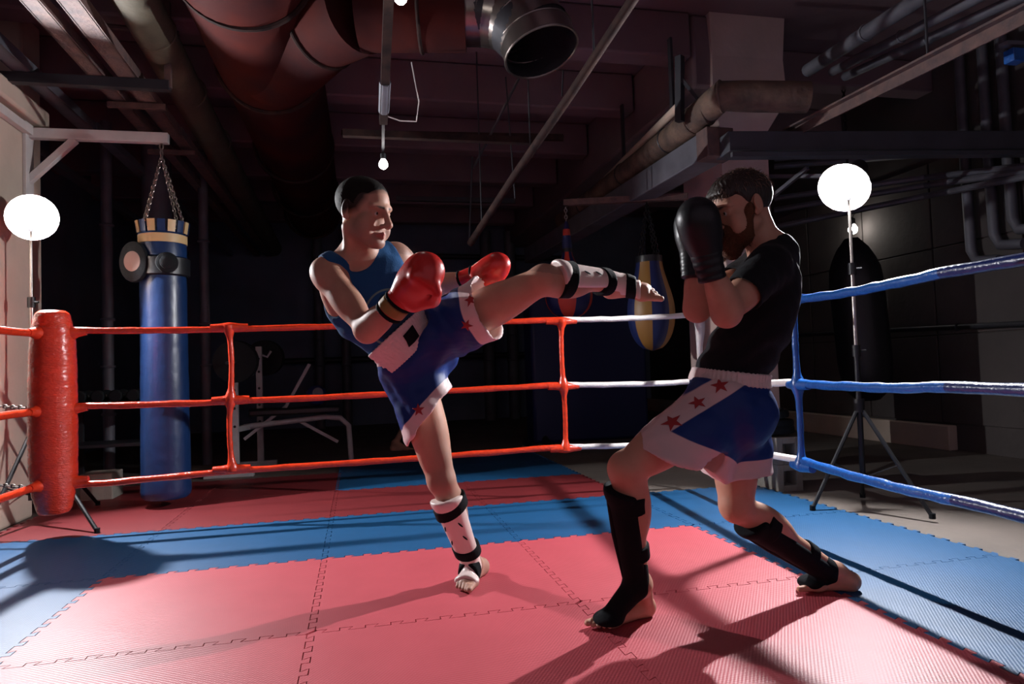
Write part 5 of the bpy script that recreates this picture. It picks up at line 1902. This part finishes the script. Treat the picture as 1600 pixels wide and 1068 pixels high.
# ------------------------------------------------------------------ fighter on the right, guarding
def fighter_guarding():
    P = at
    person = thing('person', 'bearded man in black T-shirt and blue shorts crouching behind raised black gloves', 'person', (2.5, -1.2, 0.0))
    J = {}
    pelvis = P(1136, 618, 2.50)
    neck = P(1203, 394, 2.46)
    fw = CV(-0.93, 0.0, -0.22)
    J['CR'] = frame(CV(0.24, 0.95, 0.0), fw)
    J['PR'] = frame(CV(0.10, 0.98, 0.0), CV(-0.96, 0.0, -0.1))
    J['chest'] = P(1186, 476, 2.47)
    J['pelvis'] = pelvis
    CR, PR = J['CR'], J['PR']
    shL, shR = P(1200, 418, 2.30), P(1186, 415, 2.63)
    elL, wrL = P(1134, 488, 2.17), P(1107, 412, 2.13)
    elR, wrR = P(1088, 482, 2.44), P(1084, 410, 2.40)
    hipL, knL, anL = P(1118, 640, 2.41), P(978, 732, 2.30), P(1000, 912, 2.42)
    hipR, knR, anR = P(1150, 645, 2.60), P(1150, 790, 2.52), P(1304, 893, 2.71)
    hR = frame(CV(-0.27, 0.96, 0.0), CV(-0.95, -0.26, 0.24))
    ho, hs = P(1160, 329, 2.44), 1.03
    ops = Ops()
    T, Pp = torso_ops(ops, J)
    ops.C(neck - CR[2] * 0.03 - CR[1] * 0.005, ho - hR[2] * 0.045 - hR[1] * 0.035, 0.064, 0.058, 0.03)
    for sh in (shR, shL):
        ops.C(neck - CR[1] * 0.02, sh, 0.056, 0.048, 0.05)
    arm_ops(ops, shL, elL, wrL, CV(-0.3, 0.8, 0.2), 1.0, P(1088, 335, 2.11) - wrL, CV(-0.1, 0.0, 1.0))
    arm_ops(ops, shR, elR, wrR, CV(-0.3, 0.8, 0.0), 1.0, P(1084, 338, 2.42) - wrR, CV(0, 0.0, -1.0))
    leg_ops(ops, hipL, knL, anL, CV(-0.95, 0.25, 0.15))
    leg_ops(ops, hipR, knR, anR, CV(-0.85, -0.35, 0.25))
    heelL, ballL = np.array((2.185, -1.215, 0.005)), np.array((2.03, -1.275, 0.005))
    foot_ops(ops, anL, heelL, ballL, (-0.95, -0.25, 0), (0, 0, 1), 1, 0.95)
    heelR, ballR = np.array((3.055, -1.205, 0.005)), np.array((2.925, -1.165, 0.005))
    foot_ops(ops, anR, heelR, ballR, (-0.97, 0.15, 0), (0, 0, 1), -1, 0.95)
    hT = head_ops(ops, ho, hR, hs)
    lip = lambda V: 0.0125 - np.sqrt((((V - hT(0, 0.094, -0.0705)) @ hR.T / hs / np.array((2.0, 2.0, 0.85))) ** 2).sum(1))
    def brow(V):
        L = (V - ho) @ hR.T / hs
        x = np.abs(L[:, 0])
        return 0.0052 - np.abs(L[:, 2] - (0.0225 + 0.08 * np.clip(x - 0.012, 0, 0.03) - 0.5 * np.clip(x - 0.042, 0, 1))) - np.clip(x - 0.028, 0, 1) * 0.22 - (x < 0.010) * 0.01 - (L[:, 1] < 0.05) * 0.1
    skin = masked(SKIN, [('lip', (0.42, 0.13, 0.10), 0.004), ('brow', (0.04, 0.022, 0.015), 0.003)], 'skin_face_b')
    z = lambda c, e: (np.array(c) - e, np.array(c) + e)
    zones = [(*z(ho, np.array((0.15, 0.15, 0.17))), 0.0024), (*z((heelL + ballL) / 2 + np.array((-.03, 0, 0.05)), np.array((0.18, 0.12, 0.075))), 0.0028),
             (*z((heelR + ballR) / 2 + np.array((-.03, 0, 0.05)), np.array((0.18, 0.12, 0.075))), 0.0028)]
    body = grow(ops, 0.0052, 'body', skin, person, {'lip': lip, 'brow': brow}, zones=zones)
    eyes(person, hT, hR, hs)
    # hair, fuller with a fringe
    h_ = Ops()
    h_.E(hT(0, -0.017, 0.050), np.array((0.084, 0.106, 0.090)) * hs, hR, 0.02)
    h_.E(hT(0, 0.030, 0.052), np.array((0.071, 0.078, 0.078)) * hs, hR, 0.02)
    h_.C(hT(-0.04, 0.085, 0.062), hT(0.04, 0.085, 0.062), 0.022 * hs, 0.022 * hs, 0.02)
    h_.P(hT(0, 0.070, 0.045), hR[1] * 0.6 - hR[2] * 0.95, 0.008)
    h_.P(hT(0, -0.02, -0.036), -hR[2] + hR[1] * 0.42, 0.01)
    for q in (-1, 1):
        h_.E(hT(q * 0.088, -0.010, -0.004), np.array((0.03, 0.022, 0.037)) * hs, hR, 0.01, True)
        h_.E(hT(q * 0.080, 0.066, 0.010), np.array((0.035, 0.036, 0.050)) * hs, hR, 0.012, True)
    def hd(V, N):
        L = (V - ho) @ hR.T
        return 0.0010 * np.sin(L[:, 0] * 420 + 9 * np_noise(V, 45, 31)) * np.clip(L[:, 1] * 18 - 0.3, 0, 1) + 0.0008 * np_noise(V, 500, 3)
    hair = grow(h_, 0.0024, 'short_hair', HAIRB, person, disp=hd)
    rn = random.Random(11)
    st = MB()
    for k in range(900):       # loose strands along the fringe, crown and nape
        if k < 170:
            b = hT(rn.uniform(-0.065, 0.065), rn.uniform(0.070, 0.100), rn.uniform(0.055, 0.085))
            dvec = hR[1] * rn.uniform(0.1, 0.6) - hR[2] * rn.uniform(0.6, 1.0) + hR[0] * rn.uniform(-0.3, 0.3)
        else:
            a, e = rn.uniform(-math.pi, math.pi), rn.uniform(0.1, 1.5)
            nv = np.array((math.cos(a) * math.cos(e), math.sin(a) * math.cos(e) - 0.2, math.sin(e)))
            b = hT(*(np.array((0, -0.017, 0.050)) + nv * np.array((0.083, 0.104, 0.088))))
            b = np.array(project(hair, [b], -0.001)[0])
            dvec = (hR[0] * nv[0] + hR[1] * nv[1] + hR[2] * nv[2]) * rn.uniform(0.15, 0.6) + hR[1] * rn.uniform(-0.2, 0.9) * max(0, nv[2]) - hR[2] * (1 - nv[2]) * rn.uniform(0.5, 1.1) + hR[0] * rn.uniform(-0.3, 0.3)
        L = rn.uniform(0.008, 0.018)
        dvec = nrm(dvec)
        st.tube([b, b + dvec * L * 0.6, b + dvec * L - hR[2] * 0.003], [0.0012, 0.0009, 0.0003], 4, caps=False)
    st.build('hair_strands', HAIRS, hair)['kind'] = 'stuff'
    # beard
    bd = Ops()
    bd.E(hT(0, 0.040, -0.062), np.array((0.060, 0.070, 0.062)) * hs, hR, 0.02)
    bd.E(hT(0, 0.080, -0.112), np.array((0.040, 0.035, 0.045)) * hs, hR, 0.03)
    for q in (-1, 1):
        bd.C(hT(q * 0.060, 0.014, 0.000), hT(q * 0.046, 0.050, -0.085), 0.020 * hs, 0.028 * hs, 0.02)
        bd.C(hT(0, 0.104, -0.0565), hT(q * 0.032, 0.088, -0.074), 0.0085 * hs, 0.010 * hs, 0.012)
        bd.E(hT(q * 0.046, 0.098, -0.012), np.array((0.040, 0.045, 0.034)) * hs, hR, 0.012, True)
    bd.E(hT(0, 0.125, -0.020), np.array((0.03, 0.03, 0.030)) * hs, hR, 0.01, True)
    bd.E(hT(0, 0.109, -0.0715), np.array((0.020, 0.016, 0.006)) * hs, hR, 0.006, True)
    bd.P(hT(0, -0.010, -0.05), -hR[1] + hR[2] * 0.18, 0.012)
    beard = grow(bd, 0.0025, 'beard', BEARD, person, disp=lambda V, N: 0.0022 * np_noise(V, 330, 5) + 0.0014 * np_noise(V, 700, 6))
    st = MB()
    for k in range(320):
        t_ = rn.random()
        a = rn.uniform(-1.9, 1.9)
        b = hT(0.050 * math.sin(a), 0.055 + 0.055 * math.cos(a), -0.05 - 0.085 * t_ - 0.012 * math.cos(a))
        dv = nrm(hR[0] * math.sin(a) * 0.5 + hR[1] * math.cos(a) * 0.7 - hR[2] * rn.uniform(0.6, 1.2))
        b = np.array(project(beard, [b], -0.001)[0])
        L = rn.uniform(0.008, 0.018)
        st.tube([b, b + dv * L * 0.6, b + dv * L - hR[2] * 0.003], [0.0011, 0.0008, 0.0003], 4, caps=False)
    st.build('beard_strands', BEARD, beard)['kind'] = 'stuff'
    # ---- T-shirt
    ts = Ops()
    torso_ops(ts, J, 0.012)
    for sh, el in ((shL, elL), (shR, elR)):
        ts.C(neck - CR[1] * 0.02, sh, 0.066, 0.058, 0.05)
        d = nrm(el - sh)
        ts.C(sh - d * 0.01, sh + d * 0.20, 0.070, 0.066, 0.03)
        fr = frame(d, CV(0.2, 0.9, 0))
        c = sh + d * 0.135
        ts.E(c + d * 0.16, (0.105, 0.105, 0.16), fr, 0.005, True)
        ts.C(c - d * 0.03, c + d * 0.05, 0.054, 0.060, 0.006, sub=True)
    ts.E(neck + CR[2] * 0.078 + CR[1] * 0.042, (0.066, 0.078, 0.078), CR, 0.010, True)
    ts.P(Pp(0, 0, 0.03), -PR[2], 0.01)
    def tf(V, N):
        L = (V - J['chest']) @ CR.T
        return 0.0045 * np.sin(L[:, 2] * 62 + L[:, 1] * 30 + 2.5 * np.sin(L[:, 1] * 22)) * np.clip((0.02 - L[:, 2]) * 6, 0.15, 1) + 0.003 * np_noise(V, 42, 12)
    grow(ts, 0.0052, 't_shirt', TEEF, person, disp=tf)
    col = Ops()
    # ---- shorts
    dL, dR = nrm(knL - hipL), nrm(knR - hipR)
    hemL, hemR = P(1058, 690, 2.37), P(1151, 722, 2.55)
    s_ = Ops()
    s_.E(Pp(0, 0, 0.0), (0.178, 0.135, 0.13), PR, 0.04)
    for q in (-1, 1):
        s_.E(Pp(q * 0.078, -0.062, -0.06), (0.105, 0.10, 0.115), PR, 0.04)
    s_.C(hipL, hemL + dL * 0.12 + CV(0.045, -0.01, 0), 0.118, 0.128, 0.06)
    s_.C(hipR, hemR + dR * 0.12, 0.122, 0.135, 0.06)
    s_.C(hipL - AX_U * 0.0 + AX_R * 0.05, P(1120, 735, 2.40), 0.10, 0.05, 0.06)
    nL = nrm(CV(-0.42, -0.90, 0.0))
    nR = nrm(CV(0.02, -0.99, 0.0))
    fL, fR = frame(nL, (0, 1, 0.2)), frame(nR, (0, 1, 0.2))
    hemL = P(1072, 716, 2.36)
    hemR = P(1150, 730, 2.56)
    s_.E(hemL + nL * 0.30, (0.45, 0.35, 0.30), fL, 0.006, True)
    s_.E(hemR + nR * 0.24, (0.40, 0.40, 0.24), fR, 0.006, True)
    s_.P(Pp(0, 0, 0.056), PR[2], 0.006)
    s_.C(hemL - dL * 0.06 + AX_R * 0.0, hemL + dL * 0.10, 0.09, 0.115, 0.01, sub=True)
    s_.C(hemR - dR * 0.06, hemR + dR * 0.10, 0.098, 0.118, 0.01, sub=True)
    def sdq(V, c, n, F_, rr):
        q = ((V - c - n * rr[2]) @ F_.T) / np.array(rr)
        k0 = np.sqrt((q ** 2).sum(1))
        k1 = np.sqrt(((q / np.array(rr)) ** 2).sum(1)) + 1e-9
        return k0 * (k0 - 1) / k1
    aS, bS = P(1148, 598, 2.28), P(1035, 672, 2.20)
    ds = nrm(bS - aS)
    ns = nrm(np.cross(ds, TO))
    side_near = -CV(0, 0, 1)
    def whiteR(V):
        a = 0.080 - sdq(V, hemL, nL, fL, (0.45, 0.35, 0.30))
        a = np.where((V - P(1150, 700, 2.5)) @ AX_R < 0.03, a, -1)
        b = 0.060 - sdq(V, hemR, nR, fR, (0.40, 0.40, 0.24))
        st = 0.031 - np.abs((V - aS) @ ns)
        st = np.where((V - hipL) @ TO > -0.01, st, -1)
        return np.maximum(np.maximum(a, b), st)
    def sf(V, N):
        return 0.0035 * np.sin((V @ CV(0.5, 0.87, 0)) * 40 + 3 * np.sin(V @ CV(0.87, -0.5, 0) * 13)) + 0.003 * np_noise(V, 36, 21)
    shm = masked(SATIN, [('white', (0.66, 0.50, 0.50), 0.0015)], 'guard_shorts_fabric')
    shorts = grow(s_, 0.0052, 'shorts', shm, person, {'white': whiteR}, disp=sf)
    wb = Ops()
    torso_ops(wb, J, 0.022)
    wb.P(Pp(0, 0, 0.092), PR[2], 0.006)
    wb.P(Pp(0, 0, 0.044), -PR[2], 0.006)
    def crinkle(V, N):
        L = (V - pelvis) @ PR.T
        return 0.0016 * np.sin(np.arctan2(L[:, 0], L[:, 1]) * 60) * (1 + 0.4 * np_noise(V, 60, 2))
    grow(wb, 0.0042, 'waistband', WSATIN, shorts, disp=crinkle)
    for k, (px, py, r) in enumerate(((1125, 602, 0.032), (1090, 629, 0.031), (1050, 659, 0.038))):
        decal(shorts, shorts, 'star', STARF, raypoint(shorts, px, py), CV(1, 0, 0), CV(0, 1, 0), star_outline(r, 0.15 * k), 0.0025)
    # ---- black gloves
    axL = nrm(P(1088, 335, 2.11) - wrL)
    wl = wrL + axL * 0.015
    glove(person, wl, axL, CV(-0.15, 0.0, 1.0), -0.45, BLKLEA, 0.97, label='black boxing glove of the near hand, held at the cheek', ridges=True)
    axR = nrm(P(1084, 338, 2.42) - wrR)
    glove(person, wrR + axR * 0.012, axR, CV(-0.1, 0.0, -1.0), 1, BLKLEA, 0.98, label='black boxing glove of the far hand, behind the near one', ridges=True)
    # ---- black shin guards
    for (kn, an, kf, heel, ball, lab) in ((knL, anL, CV(-0.95, 0.25, 0.15), heelL, ballL, 'black shin guard on the front leg'),
                                          (knR, anR, CV(-0.75, -0.6, 0.1), heelR, ballR, 'black shin guard on the back leg')):
        sg, fr, A, B = shin_guard(person, kn, an, kf, 0.16, 0.92, 0.066, 0.047, BLKFAB, lab, 0.018)
        d = nrm(an - kn)
        up = np.array((0, 0, 1.0))
        dd = nrm(ball - heel)
        sd = np.cross(dd, up)
        ip = Ops()
        ip.C(an + dd * 0.026 - up * 0.006, ball + up * 0.027 + dd * 0.012, 0.043, 0.033, 0.01)
        ip.E(ball + up * 0.028 + dd * 0.015, (0.056, 0.052, 0.026), np.array([sd, dd, up]), 0.02)
        ip.C(an + fr[1] * 0.012 - d * 0.08, an + dd * 0.015, 0.047, 0.045, 0.02)
        ip.P(ball + up * 0.010, -up, 0.006)
        ip.P(an - dd * 0.010, -dd - 0.4 * up, 0.006)
        grow(ip, 0.0042, 'instep_guard', BLKFAB, sg)
        ctr = fr[1] * 0.004
        strap_band(sg, kn + ctr, an + ctr, 0.27, 0.060, 0.068, 0.064, 'strap', BLKFAB)
        strap_band(sg, kn + ctr, an + ctr, 0.70, 0.052, 0.054, 0.049, 'strap', BLKFAB)
        fa = A + fr[1] * 0.062
        MB().tube([A + d * 0.02 + fr[1] * 0.066, A + d * 0.16 + fr[1] * 0.062, B + fr[1] * 0.050], [0.014, 0.016, 0.010], 10).build('shin_ridge', BLKFAB, sg)
    return person


def figure_behind():
    """someone walking in the dark far behind; a bare shin and foot show past the shorts"""
    person = thing('person', 'dark figure far behind, only a bare shin and foot showing past the shorts', 'person', (1.8, 4.8, -0.02))
    o = Ops()
    z0 = -0.02
    J = {'chest': np.array((1.98, 4.95, z0 + 1.24)), 'pelvis': np.array((1.92, 4.95, z0 + 0.92)), 'CR': frame((0.05, 0, 1), (1, -0.1, 0)), 'PR': frame((0, 0, 1), (1, -0.1, 0))}
    T, Pp = torso_ops(o, J)
    sh = [T(0.17, -0.01, 0.13), T(-0.17, -0.01, 0.13)]
    for s in sh:
        o.C(T(0, -0.02, 0.17), s, 0.05, 0.045, 0.05)
    arms = [(sh[0], sh[0] + np.array((-0.02, -0.05, -0.29)), sh[0] + np.array((0.12, -0.06, -0.52))), (sh[1], sh[1] + np.array((-0.02, 0.05, -0.29)), sh[1] + np.array((0.12, 0.06, -0.52)))]
    for a in arms:
        arm_ops(o, *a, np.array((1.0, 0, 0)))
    legs = [(Pp(0.085, 0, -0.05), np.array((1.86, 4.83, z0 + 0.50)), np.array((1.60, 4.70, z0 + 0.09))), (Pp(-0.085, 0, -0.05), np.array((2.10, 5.08, z0 + 0.48)), np.array((2.06, 5.08, z0 + 0.08)))]
    for l in legs:
        leg_ops(o, *l, np.array((1.0, -0.1, 0.1)))
        an = l[2]
        foot_ops(o, an, (an[0] - 0.03, an[1], z0), (an[0] + 0.13, an[1] - 0.03, z0), (1, -0.2, 0), (0, 0, 1), 1, 1.0)
    ho, hR = T(0, 0.03, 0.38), frame((0.06, 0, 1), (1, -0.1, -0.1))
    o.C(T(0, -0.01, 0.15), ho - hR[2] * 0.05, 0.06, 0.055, 0.03)
    head_ops(o, ho, hR, 1.0)
    grow(o, 0.009, 'body', SKIN, person)
    ts = Ops()
    torso_ops(ts, J, 0.014)
    for a in arms:
        d = nrm(a[1] - a[0])
        ts.C(T(0, -0.02, 0.16), a[0], 0.06, 0.06, 0.05)
        ts.C(a[0], a[0] + d * 0.14, 0.068, 0.064, 0.03)
    ts.E(ho - hR[2] * 0.09, (0.07, 0.08, 0.09), hR, 0.01, True)
    ts.P(Pp(0, 0, -0.02), (0, 0, -1), 0.01)
    grow(ts, 0.009, 't_shirt', TEEF, person)
    sh_ = Ops()
    sh_.E(Pp(0, 0, -0.01), (0.18, 0.135, 0.13), J['PR'], 0.04)
    for l in legs:
        sh_.C(l[0], l[0] + (l[1] - l[0]) * 0.95, 0.115, 0.10, 0.05)
    sh_.P(Pp(0, 0, 0.06), (0, 0, 1), 0.01)
    grow(sh_, 0.009, 'shorts', BLKFAB, person)
    hr = Ops()
    hr.E(ho + hR[2] * 0.05 - hR[1] * 0.016, (0.082, 0.103, 0.086), hR, 0.02)
    hr.P(ho + hR[1] * 0.06 + hR[2] * 0.06, hR[1] * 0.8 - hR[2] * 0.7, 0.01)
    hr.P(ho - hR[2] * 0.01, -hR[2] + hR[1] * 0.35, 0.01)
    grow(hr, 0.006, 'short_hair', HAIRD, person)


fighter_kicking()
fighter_guarding()
figure_behind()
